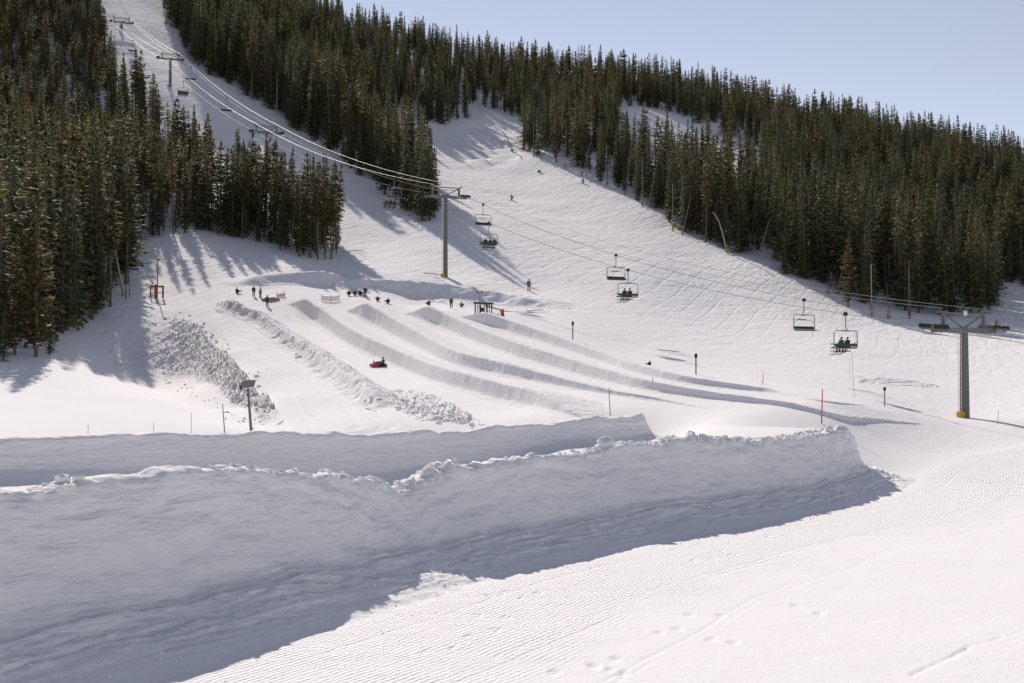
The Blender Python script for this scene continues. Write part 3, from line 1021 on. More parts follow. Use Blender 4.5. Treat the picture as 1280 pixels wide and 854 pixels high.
tx, ty, tz, tu, tv, tL = plant_points()
N = len(tx)
t_scale = RNG.normal(1.0, 0.22, N).clip(0.4, 1.35)
t_scale *= np.where(RNG.uniform(0, 1, N) < 0.12, 0.62, 1.0)
t_scale *= np.interp(ty, [100, 230, 300, 520], [1.15, 1.05, 1.0, 0.86])
p_pine = np.where(tL, np.where(ty < 220, 0.15, 0.5), 0.18)
p_pine = np.where(tL & (tu > 160) & (ty < 285), 0.6, p_pine)
t_scale *= np.where(~tL & (tu < 430) & (tv < 250), 1.15, 1.0)
t_scale *= np.where(tL & (ty > 250) & (tu < 230), 0.85, 1.0)
t_scale *= np.where(tL & (tu > 270) & (tv > 225), 0.86, 1.0)
t_scale = np.where(tL & (tu > 190) & (tu < 430), np.minimum(t_scale, 0.98), t_scale)
t_wide = RNG.normal(1.0, 0.2, N).clip(0.7, 1.6)
t_lean = RNG.normal(0, 0.022, (N, 2))
r_ = RNG.uniform(0, 1, N)
t_kind = np.where(r_ < p_pine, 5 + RNG.integers(0, 4, N), RNG.integers(0, 5, N))
t_kind = np.where(RNG.uniform(0, 1, N) < 0.025, 9 + RNG.integers(0, 2, N), t_kind)
t_rot = RNG.uniform(0, 6.28, N)
# which trees show largest: walk outwards and keep the skyline built so far
order = np.argsort(ty)
sky_v = np.full(1281, 900.0)
show = np.zeros(N)
for i in order:
    if not (0 <= tu[i] < 1280): continue
    H = KINDS[t_kind[i]][2] * t_scale[i]
    hp = H * F / ty[i]; w = max(1, int(hp * 0.08))
    a = max(0, int(tu[i]) - w); b = min(1280, int(tu[i]) + w + 1)
    top = tv[i] - hp
    seen = np.clip(np.minimum(sky_v[a:b], tv[i]) - max(top, 0), 0, None)
    show[i] = seen.mean() * (1 if KINDS[t_kind[i]][3] != 'snag' else 0.6)
    sky_v[a:b] = np.minimum(sky_v[a:b], top + hp * 0.12)
N_IND = 285
ind = np.argsort(-show)[:N_IND]
is_ind = np.zeros(N, bool); is_ind[ind] = True

STAND = {}


def stand_of(u, y, left):
    if left:
        return 'left' if u < 165 or y > 300 else 'grove'
    if u < 600: return 'mid'
    return 'right'


T_LABEL = {
    ('left', 'spruce'): 'dark narrow spruce crowded into the steep wood on the far left',
    ('left', 'pine'): 'olive topped pine crowded into the steep wood on the far left',
    ('left', 'snag'): 'bare dead trunk standing in the steep wood on the far left',
    ('grove', 'spruce'): 'dark spruce in the grove between the walk-up path and the lift line',
    ('grove', 'pine'): 'tall pine with a bare thin stem in the grove below the lift line',
    ('grove', 'snag'): 'bare dead trunk in the grove below the lift line',
    ('mid', 'spruce'): 'dark green spruce in the central wood between the lift line and the main run',
    ('mid', 'pine'): 'brownish pine in the central wood between the lift line and the main run',
    ('mid', 'snag'): 'bare dead trunk in the central wood left of the main run',
    ('right', 'spruce'): 'dark green spruce in the dense wood right of the main run',
    ('right', 'pine'): 'brown tipped pine in the dense wood right of the main run',
    ('right', 'snag'): 'bare dead trunk in the dense wood right of the main run',
}


def place_tree(name, k, x, y, z, s, rz, label, group, lean=(0, 0), wide=1.0):
    r = empty(name, (x, y, z), rz)
    r.scale = (s * wide, s * wide, s)
    r.rotation_euler = (lean[0], lean[1], rz)
    cr, tr, H, kn = KINDS[k]
    if cr is not None:
        link('crown', cr, r)
    link('trunk', tr, r)
    tag(r, label, 'tree', group)
    return r


for i in ind:
    st = stand_of(tu[i], ty[i], tL[i])
    kn = KINDS[t_kind[i]][3]
    nm = {'spruce': 'spruce_tree', 'pine': 'pine_tree', 'snag': 'dead_tree'}[kn]
    place_tree(nm, int(t_kind[i]), float(tx[i]), float(ty[i]), float(tz[i]), float(t_scale[i]), float(t_rot[i]), T_LABEL[(st, kn)], {'left': 'trees of the far left wood', 'grove': 'trees of the grove below the lift line', 'mid': 'trees of the central wood', 'right': 'trees of the right wood'}[st] + ', ' + kn, tuple(float(q) for q in t_lean[i]), float(t_wide[i]))


def make_forest():
    """the rest of the woods: one object, the same trees instanced on points"""
    src = bpy.data.collections.new('forest_kinds')
    for k, (cr, tr, H, kn) in enumerate(KINDS):
        b = bmesh.new()
        if cr is not None: b.from_mesh(cr)
        nv = len(b.faces)
        b.from_mesh(tr)
        b.faces.ensure_lookup_table()
        for f in b.faces[nv:]:
            f.material_index = 1
        me = bpy.data.meshes.new('forest_tree')
        b.to_mesh(me); b.free()
        me.materials.append(cr.materials[0] if cr is not None else M_DEAD)
        me.materials.append(tr.materials[0])
        o = bpy.data.objects.new('forest_kind_%02d' % k, me)
        src.objects.link(o)
    rest = ~is_ind
    P = np.stack([tx, ty, tz], 1)[rest]
    me = bpy.data.meshes.new('forest')
    me.from_pydata([tuple(p) for p in P], [], [])
    fattr(me, 't_scale', t_scale[rest]); fattr(me, 't_rot', t_rot[rest]); fattr(me, 't_w', (t_scale * t_wide)[rest]); fattr(me, 't_lx', t_lean[rest, 0]); fattr(me, 't_ly', t_lean[rest, 1])
    a = me.attributes.new('t_kind', 'INT', 'POINT')
    a.data.foreach_set('value', t_kind[rest].astype(np.int32))
    o = link('forest', me)
    tag(o, 'dense evergreen woods covering the hillsides behind the front trees', 'forest', kind='stuff')
    ng = bpy.data.node_groups.new('forest_nodes', 'GeometryNodeTree')
    ng.interface.new_socket('Geometry', in_out='INPUT', socket_type='NodeSocketGeometry')
    ng.interface.new_socket('Geometry', in_out='OUTPUT', socket_type='NodeSocketGeometry')
    gi = ng.nodes.new('NodeGroupInput'); go = ng.nodes.new('NodeGroupOutput')
    iop = ng.nodes.new('GeometryNodeInstanceOnPoints')
    ci = ng.nodes.new('GeometryNodeCollectionInfo')
    ci.inputs['Collection'].default_value = src
    ci.inputs['Separate Children'].default_value = True
    ci.inputs['Reset Children'].default_value = True
    ng.links.new(gi.outputs[0], iop.inputs['Points'])
    ng.links.new(ci.outputs[0], iop.inputs['Instance'])
    iop.inputs['Pick Instance'].default_value = True

    def named(nm, dt):
        n = ng.nodes.new('GeometryNodeInputNamedAttribute'); n.data_type = dt
        n.inputs[0].default_value = nm
        return next(s for s in n.outputs if s.enabled and s.name == 'Attribute')
    ng.links.new(named('t_kind', 'INT'), iop.inputs['Instance Index'])
    cx = ng.nodes.new('ShaderNodeCombineXYZ')
    ng.links.new(named('t_rot', 'FLOAT'), cx.inputs[2])
    er = ng.nodes.new('FunctionNodeEulerToRotation')
    ng.links.new(named('t_lx', 'FLOAT'), cx.inputs[0]); ng.links.new(named('t_ly', 'FLOAT'), cx.inputs[1])
    ng.links.new(cx.outputs[0], er.inputs[0])
    ng.links.new(er.outputs[0], iop.inputs['Rotation'])
    sx = ng.nodes.new('ShaderNodeCombineXYZ')
    for q, nm in enumerate(('t_w', 't_w', 't_scale')): ng.links.new(named(nm, 'FLOAT'), sx.inputs[q])
    ng.links.new(sx.outputs[0], iop.inputs['Scale'])
    ng.links.new(iop.outputs[0], go.inputs[0])
    md = o.modifiers.new('forest', 'NODES')
    md.node_group = ng


make_forest()
print('trees', N, 'individual', len(ind), 'smallest shown', show[ind].min(), 'tris/kind', [len(k[0].polygons) if k[0] else 0 for k in KINDS])
# ------------------------------------------------------------------ paints and cloths
M_STEEL = plain('galvanised_steel', (0.17, 0.175, 0.17), 0.55, 0.3, 0.15, 3)
M_MAST = plain('weathered_mast_steel', (0.155, 0.158, 0.145), 0.6, 0.2, 0.22, 1.5)
M_ROPE = plain('steel_rope', (0.34, 0.33, 0.31), 0.55, 0.5, 0.1, 20)
M_BLACK = plain('black_rubber', (0.025, 0.027, 0.028), 0.6, 0, 0.2)
M_SEAT = plain('dark_green_pad', (0.03, 0.045, 0.038), 0.6, 0, 0.2)
M_FRAME = plain('grey_chair_tube', (0.26, 0.265, 0.27), 0.45, 0.4, 0.12)
M_WHITE = plain('white_paint', (0.78, 0.77, 0.75), 0.5, 0, 0.05)
M_YELLOW = plain('yellow_pad', (0.62, 0.38, 0.06), 0.7, 0, 0.15)
M_TAN = plain('tan_pad', (0.36, 0.24, 0.12), 0.8, 0, 0.2)
M_ORANGE = plain('orange_paint', (0.62, 0.13, 0.05), 0.6, 0, 0.15)
M_RUST = plain('rust_brown_timber', (0.30, 0.10, 0.04), 0.8, 0, 0.25)
M_BAMBOO = plain('bamboo', (0.34, 0.27, 0.16), 0.7, 0, 0.2)
M_DGREEN = plain('dark_green_paint', (0.035, 0.05, 0.035), 0.7, 0, 0.2)
M_GREYPOST = plain('grey_post', (0.16, 0.15, 0.14), 0.7, 0, 0.2)
M_POLE = plain('pale_grey_pipe', (0.33, 0.32, 0.29), 0.5, 0.3, 0.15, 2)
M_RED = plain('red_vinyl', (0.55, 0.055, 0.04), 0.45, 0, 0.12)
M_NET = plain('faded_red_net', (0.5, 0.24, 0.22), 0.8, 0, 0.15)
M_LAMP = plain('lamp_housing', (0.13, 0.135, 0.12), 0.5, 0.2, 0.15)
M_SKIN = plain('skin', (0.55, 0.34, 0.25), 0.6, 0, 0.06)
M_HELMET = plain('dark_helmet', (0.03, 0.03, 0.035), 0.35, 0, 0.1)
CLOTH = {}


def cloth(name, col):
    if name not in CLOTH:
        CLOTH[name] = plain(name + '_cloth', col, 0.85, 0, 0.18, 12)
    return CLOTH[name]


# ------------------------------------------------------------------ chairlift
LB = -0.5
LA = 0.8178 * 115
LDIR = Vector((LB, 1, 0)).normalized()               # uphill
LPERP = Vector((LDIR.y, -LDIR.x, 0))                 # to the right looking uphill
GAUGE = 3.1


def line_y(r):
    return LA / (r - LB)


TOWERS = []                                           # x, y, arm height
for (u, v) in ((1205, 413), (557, 246), (333, 166), (213, 74), (152, 28)):
    r = float(ray(u, v)[0])
    y = line_y(r)
    p = at(u, v, y)
    TOWERS.append(Vector(p))

PLINE = math.atan2(-LDIR.x, LDIR.y)                   # rotation that turns local +Y uphill


def make_tower(T, rad, label, first=False):
    zg = gz(T.x, T.y)
    h = T.z - zg
    root = empty('lift_tower', (T.x, T.y, zg), PLINE)
    m = MB(); m.tube([(0, 0, -0.6), (0, 0, h * 0.5), (0, 0, h + 0.25)], [rad * 1.12, rad, rad * 0.88], 18); m.build('mast', M_MAST, root, True)
    m = MB(); m.box((0, 0, h), (2 * GAUGE + 0.5, 0.4, 0.4)); m.build('crossarm', M_STEEL, root)
    top = h + 1.35
    m = MB()
    m.box((0, 0, top), (4.6, 0.14, 0.14)); m.box((0, 0.5, top - 0.25), (4.2, 0.07, 0.07))
    for s in (-1, 1):
        m.box((s * 2.15, 0, (h + top) / 2), (0.22, 0.3, top - h - 0.3))
        m.box((s * 2.35, 0, top + 0.1), (0.12, 1.3, 0.12))
    m.build('lifting_frame', M_STEEL, root)
    for s in (-1, 1):
        m = MB(); m.tube([(0, 0.05, h + 0.15), (s * 2.1, 0.05, top - 0.07)], 0.07, 6); m.build('brace', M_STEEL, root)
    for s in (-1, 1):
        m = MB(); m.box((0, 0, 0), (0.09, 3.3, 0.16)); m.box((0, -0.9, -0.16), (0.06, 1.2, 0.08)); m.box((0, 0.9, -0.16), (0.06, 1.2, 0.08)); m.box((0, 0, 0.16), (0.5, 0.24, 0.24))
        st = m.build('sheave_train', M_STEEL, root); st.location = (s * GAUGE, 0, h + 0.18)
        if s == 1 or True:
            st.rotation_euler = (0.16 if T is not TOWERS[0] else 0.08, 0, 0)
        cat = MB(); cat.tube([(0.14 * s, -1.2, -0.1), (0.3 * s, -0.9, -0.55), (0.3 * s, 0.9, -0.55), (0.14 * s, 1.2, -0.1)], 0.03, 5)
        cat.build('rope_catcher', M_STEEL, st)
        w0 = None
        for k in range(8):
            if w0 is None:
                w = MB(); w.lathe([(0.05, -0.05), (0.19, -0.05), (0.2, -0.02), (0.17, 0.0), (0.2, 0.02), (0.19, 0.05), (0.05, 0.05)], 'x', (0, 0, 0), 14)
                w0 = w.build('sheave_wheel', M_BLACK, st); ob = w0
            else:
                ob = w0.copy(); C.objects.link(ob)
            ob.location = (0.12 * s, -1.5 + k * 0.428, 0.1)
    # ladder on the left flank
    m = MB()
    for s in (-1, 1):
        m.tube([(-rad - 0.14, s * 0.17, 0.4), (-rad * 0.9 - 0.14, s * 0.17, h - 0.2)], 0.022, 5)
    k = 0.6
    while k < h - 0.3:
        m.tube([(-rad - 0.14, -0.17, k), (-rad - 0.14, 0.17, k)], 0.018, 5); k += 0.3
    m.build('ladder', M_WHITE, root)
    m = MB(); m.box((-rad - 0.2, -0.15, 0.25), (0.5, 0.45, 0.5)); m.build('base_pad', M_YELLOW, root)
    if first:
        m = MB(); m.box((0.05, -0.12, top + 0.02), (0.4, 0.03, 0.36)); m.build('sign_plate', M_WHITE, root)
    tag(root, label, 'lift tower', 'towers of the chairlift')
    return root


make_tower(TOWERS[0], 0.36, 'nearest lift tower, with white ladder and yellow base pad, at the right', True)
make_tower(TOWERS[1], 0.3, 'lift tower standing mid slope beside the tip of the central wood')
make_tower(TOWERS[2], 0.3, 'lift tower whose crossarm rises over the tree tops of the grove')
make_tower(TOWERS[3], 0.33, 'lift tower on the shaded lift line beside the far left wood')
make_tower(TOWERS[4], 0.33, 'highest lift tower, near the upper left corner')

_end_lo = Vector((LA + LB * 84, 84, 4.3)); _yh = 468
_end_hi = Vector((LA + LB * _yh, _yh, gz(LA + LB * _yh, _yh) + 9))
NODES = [_end_lo] + TOWERS + [_end_hi]
SAGS = [0.25, 2.7, 1.6, 1.5, 1.0, 0.8]


def rope_pt(side, y, lift=0.33):
    """point of the rope (side -1 left, +1 right looking uphill) at line position y"""
    for k in range(len(NODES) - 1):
        a, b = NODES[k], NODES[k + 1]
        if y <= b.y or k == len(NODES) - 2:
            t = (y - a.y) / (b.y - a.y)
            p = a.lerp(b, t)
            p.z += -4 * SAGS[k] * t * (1 - t) + lift
            return p + LPERP * (side * GAUGE)


m = MB()
for side in (-1, 1):
    ys = np.linspace(84, _yh, 260)
    m.tube([rope_pt(side, float(y)) for y in ys], [0.026 + 0.005 * min(1, max(0, (y - 120) / 150)) for y in ys], 6)
tag(m.build('haul_cable', M_ROPE, None, True), 'steel haul rope of the chairlift, running from tower to tower', 'cable')
for side in (-1, 1):
    m = MB()
    ys = np.linspace(TOWERS[0].y, _yh, 200)
    m.tube([rope_pt(side, float(y), 1.75) - LPERP * (side * 0.75) for y in ys], [0.018 + 0.008 * min(1, max(0, (y - 120) / 150)) for y in ys], 5)
    tag(m.build('signal_cable', M_ROPE, None, True), 'thin cable strung along the %s ends of the tower tops, above the haul rope' % ('left' if side < 0 else 'right'), 'cable')


def make_chair(down):
    root = empty('lift_chair')
    m = MB(); m.box((0, 0, -0.04), (0.13, 0.5, 0.2)); m.box((0, 0, 0.1), (0.2, 0.24, 0.14)); m.build('grip', M_BLACK, root)
    m = MB(); m.tube([(0, 0, -0.1), (0.0, -0.02, -0.6), (0.0, -0.02, -1.15), (0.1, 0, -1.38), (0.3, 0, -1.45)], 0.05, 8); m.build('hanger', M_FRAME, root, True)
    m = MB(); W2, zt, zb, rr = 1.27, -1.46, -2.98, 0.26
    pts = []
    for (cx, cz, a0) in ((W2 - rr, zt - rr, 90), (W2 - rr, zb + rr * .6, 0), (-W2 + rr, zb + rr * .6, -90), (-W2 + rr, zt - rr, -180)):
        for k in range(5):
            a = math.radians(a0 - 90 * k / 4)
            pts.append((cx + rr * math.cos(a), 0, cz + rr * math.sin(a) * (1 if cz > -2 else .6)))
    pts.append(pts[0])
    m.tube(pts, 0.042, 7); m.box((0, 0, zt), (0.7, 0.12, 0.12)); m.build('bail_frame', M_FRAME, root, True)
    m = MB()
    for k in range(4):
        m.box((-0.92 + k * 0.613, 0.24, -2.93), (0.58, 0.5, 0.11))
    m.build('seat', M_SEAT, root)
    m = MB()
    for k in range(4):
        m.box((-0.92 + k * 0.613, -0.05, -2.7), (0.58, 0.07, 0.26), Matrix.Rotation(0.2, 3, 'X'))
    m.build('backrest', M_SEAT, root)
    m = MB()
    if down:
        pr = [(-1.2, 0.0, -2.45), (-1.2, 0.62, -2.62), (1.2, 0.62, -2.62), (1.2, 0.0, -2.45)]
        m.tube(pr, 0.032, 6)
        m.tube([(-1.15, 0.7, -3.22), (1.15, 0.7, -3.22)], 0.04, 6)
        for x in (-0.75, 0, 0.75):
            m.tube([(x, 0.62, -2.62), (x, 0.7, -3.22)], 0.024, 5)
    else:
        m.tube([(-1.2, 0.0, -2.3), (-1.0, -0.25, -1.95), (1.0, -0.25, -1.95), (1.2, 0.0, -2.3)], 0.026, 6)
        m.tube([(-0.45, -0.3, -1.9), (0.45, -0.3, -1.9)], 0.05, 6)
    m.build('restraint_bar', M_FRAME, root, True)
    return root


CH_UP = make_chair(True)
CH_DN = make_chair(False)
used = {id(CH_UP): False, id(CH_DN): False}
CHAIRS = {}


def solve_chair(side, u):
    lo, hi = 90.0, 460.0
    for _ in range(50):
        mid = (lo + hi) / 2
        p = rope_pt(side, mid)
        uu, vv = project(p.x, p.y, p.z)
        if uu > u: lo = mid
        else: hi = mid
    return rope_pt(side, mid)


CH_LIST = [   # key, proto, side, clamp column, label
    ('near_up', 1, -1, 1057, 'nearest chair, carrying two people, left of the near lift tower'),
    ('near_dn', 0, 1, 1005, 'empty chair just left of the nearest occupied chair'),
    ('mid_up', 1, -1, 785, 'chair carrying two people over the middle of the open slope'),
    ('mid_dn', 0, 1, 770, 'empty chair close beside the chair with two people over the middle of the slope'),
    ('far_up', 1, -1, 611, 'chair carrying three people just right of the tower at mid slope'),
    ('far_dn', 0, 1, 604, 'empty chair just above the chair with three people by the tower at mid slope'),
    ('wood_up', 1, -1, 489, 'occupied chair in front of the dark tip of the central wood'),
    ('wood_dn', 0, 1, 493, 'empty chair hanging in front of the dark tip of the central wood'),
    ('grove_up', 1, -1, 397, 'chair half hidden behind the tree tops at the right end of the grove'),
    ('grove_dn', 0, 1, 405, 'empty chair over the shaded lift line above the right end of the grove'),
    ('line_up', 1, -1, 229, 'chair carrying four dark figures over the shaded lift line'),
    ('line_dn', 0, 1, 239, 'empty chair just above the chair with four dark figures'),
    ('line_dn2', 0, 1, 283, 'empty chair alone over the shaded lift line above the grove'),
    ('top_up', 1, -1, 166, 'small chair near the highest lift tower'),
]
for key, up, side, u, lb in CH_LIST:
    proto = CH_UP if up else CH_DN
    o = proto if not used[id(proto)] else copy_tree(proto)
    used[id(proto)] = True
    p = solve_chair(side, u)
    o.location = p
    o.rotation_euler = (0, 0, PLINE + (0 if up else math.pi))
    tag(o, lb, 'chairlift chair', 'chairs of the lift')
    CHAIRS[key] = o
    print('chair', key, [round(float(a)) for a in project(p.x, p.y, p.z)], 'y', round(p.y))


# ------------------------------------------------------------------ people
def skin_mesh(name, joints, edges, root, levels=1):
    names = list(joints)
    me = bpy.data.meshes.new(name + '_cage')
    me.from_pydata([joints[n][0] for n in names], [(names.index(a), names.index(b)) for a, b in edges], [])
    o = bpy.data.objects.new(name + '_cage', me)
    C.objects.link(o)
    o.modifiers.new('skin', 'SKIN')
    b = bmesh.new(); b.from_mesh(me)
    lay = b.verts.layers.skin.verify()
    b.verts.ensure_lookup_table()
    for i, n in enumerate(names):
        r = joints[n][1]
        b.verts[i][lay].radius = r if isinstance(r, tuple) else (r, r)
        b.verts[i][lay].use_root = (n == root)
    b.to_mesh(me); b.free()
    s = o.modifiers.new('sub', 'SUBSURF'); s.levels = levels; s.render_levels = levels
    dg = bpy.context.evaluated_depsgraph_get()
    dg.update()
    out = bpy.data.meshes.new_from_object(o.evaluated_get(dg))
    out.name = name
    bpy.data.objects.remove(o); bpy.data.meshes.remove(me)
    if len(out.polygons):
        out.polygons.foreach_set('use_smooth', np.ones(len(out.polygons), bool))
    return out


def limbs(P):
    """mirror the right-hand joints of a pose"""
    out = {}
    for k, (c, r) in P.items():
        out[k] = (c, r)
    return out


POSES = {}
POSES['stand'] = dict(pelvis=(0, 0, .95), spine=(0, .01, 1.1), chest=(0, .01, 1.3), neck=(0, .01, 1.47), head=(0, .03, 1.6), crown=(0, .02, 1.7),
                      sh=(.18, 0, 1.41), el=(.27, -.03, 1.15), wr=(.27, .1, .93), hd=(.26, .15, .85), hip=(.1, 0, .9), kn=(.13, .05, .5), an=(.14, -.01, .1), toe=(.16, .17, .05))
POSES['ski'] = dict(pelvis=(0, -.12, .72), spine=(0, -.03, .88), chest=(0, .1, 1.05), neck=(0, .19, 1.2), head=(0, .25, 1.32), crown=(0, .25, 1.42),
                    sh=(.18, .1, 1.14), el=(.34, .2, .93), wr=(.36, .42, .86), hd=(.36, .5, .84), hip=(.1, -.1, .69), kn=(.15, .22, .48), an=(.16, .02, .12), toe=(.17, .2, .06))
POSES['sit'] = dict(pelvis=(0, 0, .1), spine=(0, -.02, .26), chest=(0, .01, .46), neck=(0, .03, .62), head=(0, .06, .75), crown=(0, .05, .85),
                    sh=(.18, .01, .56), el=(.25, .1, .32), wr=(.17, .36, .26), hd=(.15, .43, .25), hip=(.1, .02, .08), kn=(.14, .46, .08), an=(.14, .5, -.33), toe=(.15, .68, -.38))
POSES['tube'] = dict(pelvis=(0, -.15, .16), spine=(0, -.2, .3), chest=(0, -.2, .5), neck=(0, -.18, .66), head=(0, -.14, .79), crown=(0, -.15, .89),
                     sh=(.18, -.19, .6), el=(.38, -.1, .42), wr=(.46, .1, .36), hd=(.48, .17, .34), hip=(.1, -.1, .16), kn=(.2, .34, .42), an=(.18, .68, .28), toe=(.19, .78, .38))
RAD = dict(pelvis=(.15, .12), spine=(.14, .105), chest=(.165, .115), neck=.055, head=(.085, .1), crown=(.05, .06), sh=.07, el=.05, wr=.035, hd=(.045, .03), hip=.1, kn=.07, an=.048, toe=.04)


def both(pose, grow=0.0, only=None):
    J = {}
    for k, c in pose.items():
        r = RAD[k]
        r = (r[0] + grow, r[1] + grow) if isinstance(r, tuple) else r + grow
        if k in ('sh', 'el', 'wr', 'hd', 'hip', 'kn', 'an', 'toe'):
            for s, sfx in ((1, 'R'), (-1, 'L')):
                J[k + sfx] = ((c[0] * s, c[1], c[2]), r)
        else:
            J[k] = (c, r)
    return J


def person_meshes(pn):
    P = POSES[pn]
    J = both(P)
    E = [('pelvis', 'spine'), ('spine', 'chest'), ('chest', 'neck'), ('neck', 'head'), ('head', 'crown')]
    for s in 'RL':
        E += [('chest', 'sh' + s), ('sh' + s, 'el' + s), ('el' + s, 'wr' + s), ('wr' + s, 'hd' + s), ('pelvis', 'hip' + s), ('hip' + s, 'kn' + s), ('kn' + s, 'an' + s), ('an' + s, 'toe' + s)]
    h = Vector(P['head'])
    J['nose'] = (tuple(h + Vector((0, .115, -.01))), .018)
    E.append(('head', 'nose'))
    for s in 'RL':                                     # four fingers and a thumb
        k = 1 if s == 'R' else -1
        hd = Vector(J['hd' + s][0]); d = (hd - Vector(J['wr' + s][0])).normalized()
        side = d.cross(Vector((0, 0, 1)))
        side = side.normalized() if side.length > .1 else Vector((1, 0, 0))
        for q in range(4):
            J['f%d%s' % (q, s)] = (tuple(hd + d * (.085 - .008 * abs(q - 1.3)) + side * (q - 1.5) * .024 + Vector((0, 0, -.02))), .009)
            E.append(('hd' + s, 'f%d%s' % (q, s)))
        J['th' + s] = (tuple(hd + d * .03 - side * .065 * k), .011)
        E.append(('hd' + s, 'th' + s))
    body = skin_mesh('body', J, E, 'pelvis')
    Jj = {k: v for k, v in both(P, 0.028).items() if k[:2] in ('sp', 'ch', 'sh', 'el', 'wr') or k in ('pelvis', 'chest', 'neck')}
    nk = Jj['neck']; Jj['neck'] = (nk[0], .075)
    Ej = [('pelvis', 'spine'), ('spine', 'chest'), ('chest', 'neck')]
    for s in 'RL':
        Ej += [('chest', 'sh' + s), ('sh' + s, 'el' + s), ('el' + s, 'wr' + s)]
    jacket = skin_mesh('jacket', Jj, Ej, 'pelvis')
    Jt = {k: v for k, v in both(P, 0.022).items() if k[:2] in ('hi', 'kn', 'an') or k == 'pelvis'}
    Et = []
    for s in 'RL':
        Et += [('pelvis', 'hip' + s), ('hip' + s, 'kn' + s), ('kn' + s, 'an' + s)]
    trousers = skin_mesh('trousers', Jt, Et, 'pelvis')
    # helmet: a shell over the upper head
    m = MB(); hc = h + Vector((0, -.015, .035))
    rows = []
    for i in range(6):
        a = math.radians(-8 + 98 * i / 5)
        rows.append((0.128 * math.cos(a), 0.128 * math.sin(a)))
    vs = []; fs = []; n = 14
    for (r, z) in rows:
        for k in range(n):
            q = 6.2832 * k / n
            vs.append(hc + Vector((r * math.cos(q), r * 1.12 * math.sin(q), z)))
    for i in range(5):
        for k in range(n):
            fs.append((i * n + k, i * n + (k + 1) % n, (i + 1) * n + (k + 1) % n, (i + 1) * n + k))
    fs.append(tuple(range(n - 1, -1, -1)))
    helmet = soup('helmet', vs, fs)
    m.box(h + Vector((0, .095, .035)), (.15, .05, .06)); goggles = soup('goggles', m.v, m.f)
    boots = MB()
    for s in 'RL':
        a = Vector(J['an' + s][0]); t = Vector(J['toe' + s][0])
        d = (t - a).normalized()
        boots.tube([a + Vector((0, 0, .12)) - d * 0.02, a - d * .02, a + d * .06 + Vector((0, 0, -.03)), t + d * .04], [.075, .075, .07, .05], 8)
    bm_ = soup('boots', boots.v, boots.f)
    skis = []
    if pn != 'tube':
        for s in 'RL':
            k = MB(); a = Vector(J['an' + s][0]); t = Vector(J['toe' + s][0])
            f = Vector((0, 1, 0)) if pn != 'sit' else Vector((0, .96, -.28))
            c = a + Vector((0, .06, -.11)) if pn != 'sit' else a + Vector((0, .1, -.12))
            pts = [c + f * q for q in (-.75, -.3, .3, .75)] + [c + f * .92 + Vector((0, 0, .1))]
            vs = []
            for p in pts:
                for (dx, dz) in ((-.045, -.01), (.045, -.01), (.045, .01), (-.045, .01)):
                    vs.append(p + Vector((dx, 0, dz)))
            fs = [(0, 1, 2, 3), (19, 18, 17, 16)]
            for i in range(4):
                for j in range(4):
                    fs.append((i * 4 + j, i * 4 + (j + 1) % 4, i * 4 + 4 + (j + 1) % 4, i * 4 + 4 + j))
            skis.append(soup('ski', vs, fs))
    poles = []
    if pn in ('ski', 'stand'):
        for s in 'RL':
            k = MB(); hd = Vector(J['hd' + s][0])
            d = Vector((0.1 if s == 'R' else -0.1, -.75 if pn == 'ski' else .1, -.75)).normalized()
            ln = (hd.z + .02) / -d.z
            k.tube([hd - d * .06, hd + d * ln], .012, 5)
            poles.append(soup('ski_pole', k.v, k.f))
    for mm in (body,): mm.materials.append(M_SKIN)
    return dict(body=body, jacket=jacket, trousers=trousers, helmet=helmet, goggles=goggles, boots=bm_, skis=skis, poles=poles)


PM = {k: person_meshes(k) for k in POSES}


def person(pose, M, label, jacket, trousers=(0.03, 0.032, 0.04), helmet=None, skis=True, group=None, scale=1.0, names=('dark', 'dark')):
    """M: world matrix of the figure"""
    root = empty('person')
    root.matrix_world = M @ Matrix.Scale(scale, 4)
    P = PM[pose]

    def child(nm, me, mat):
        o = bpy.data.objects.new(nm, me)
        C.objects.link(o); o.parent = root
        if mat is not None:
            if len(me.materials) == 0: me.materials.append(None)
            o.material_slots[0].link = 'OBJECT'
            o.material_slots[0].material = mat
        return o
    child('body', P['body'], M_SKIN)
    child('jacket', P['jacket'], cloth('c%02d%02d%02d' % tuple(int(c * 99) for c in jacket), jacket))
    child('trousers', P['trousers'], cloth('c%02d%02d%02d' % tuple(int(c * 99) for c in trousers), trousers))
    child('helmet', P['helmet'], M_HELMET if helmet is None else cloth('c%02d%02d%02d' % tuple(int(c * 99) for c in helmet), helmet))
    child('goggles', P['goggles'], M_BLACK)
    child('boots', P['boots'], M_BLACK)
    if skis:
        for s in P['skis']: child('ski', s, M_BLACK)
        for s in P['poles']: child('ski_pole', s, M_GREYPOST)
    tag(root, label, 'person', group)
    return root


def chair_people(key, specs, group):
    ch = CHAIRS[key]
    base = Matrix.Translation(ch.location) @ Matrix.Rotation(ch.rotation_euler.z, 4, 'Z')
    for (x, label, jk, tr, he, sc) in specs:
        person('sit', base @ Matrix.Translation((x, 0.16, -2.875)) , label, jk, tr, he, True, group, sc)


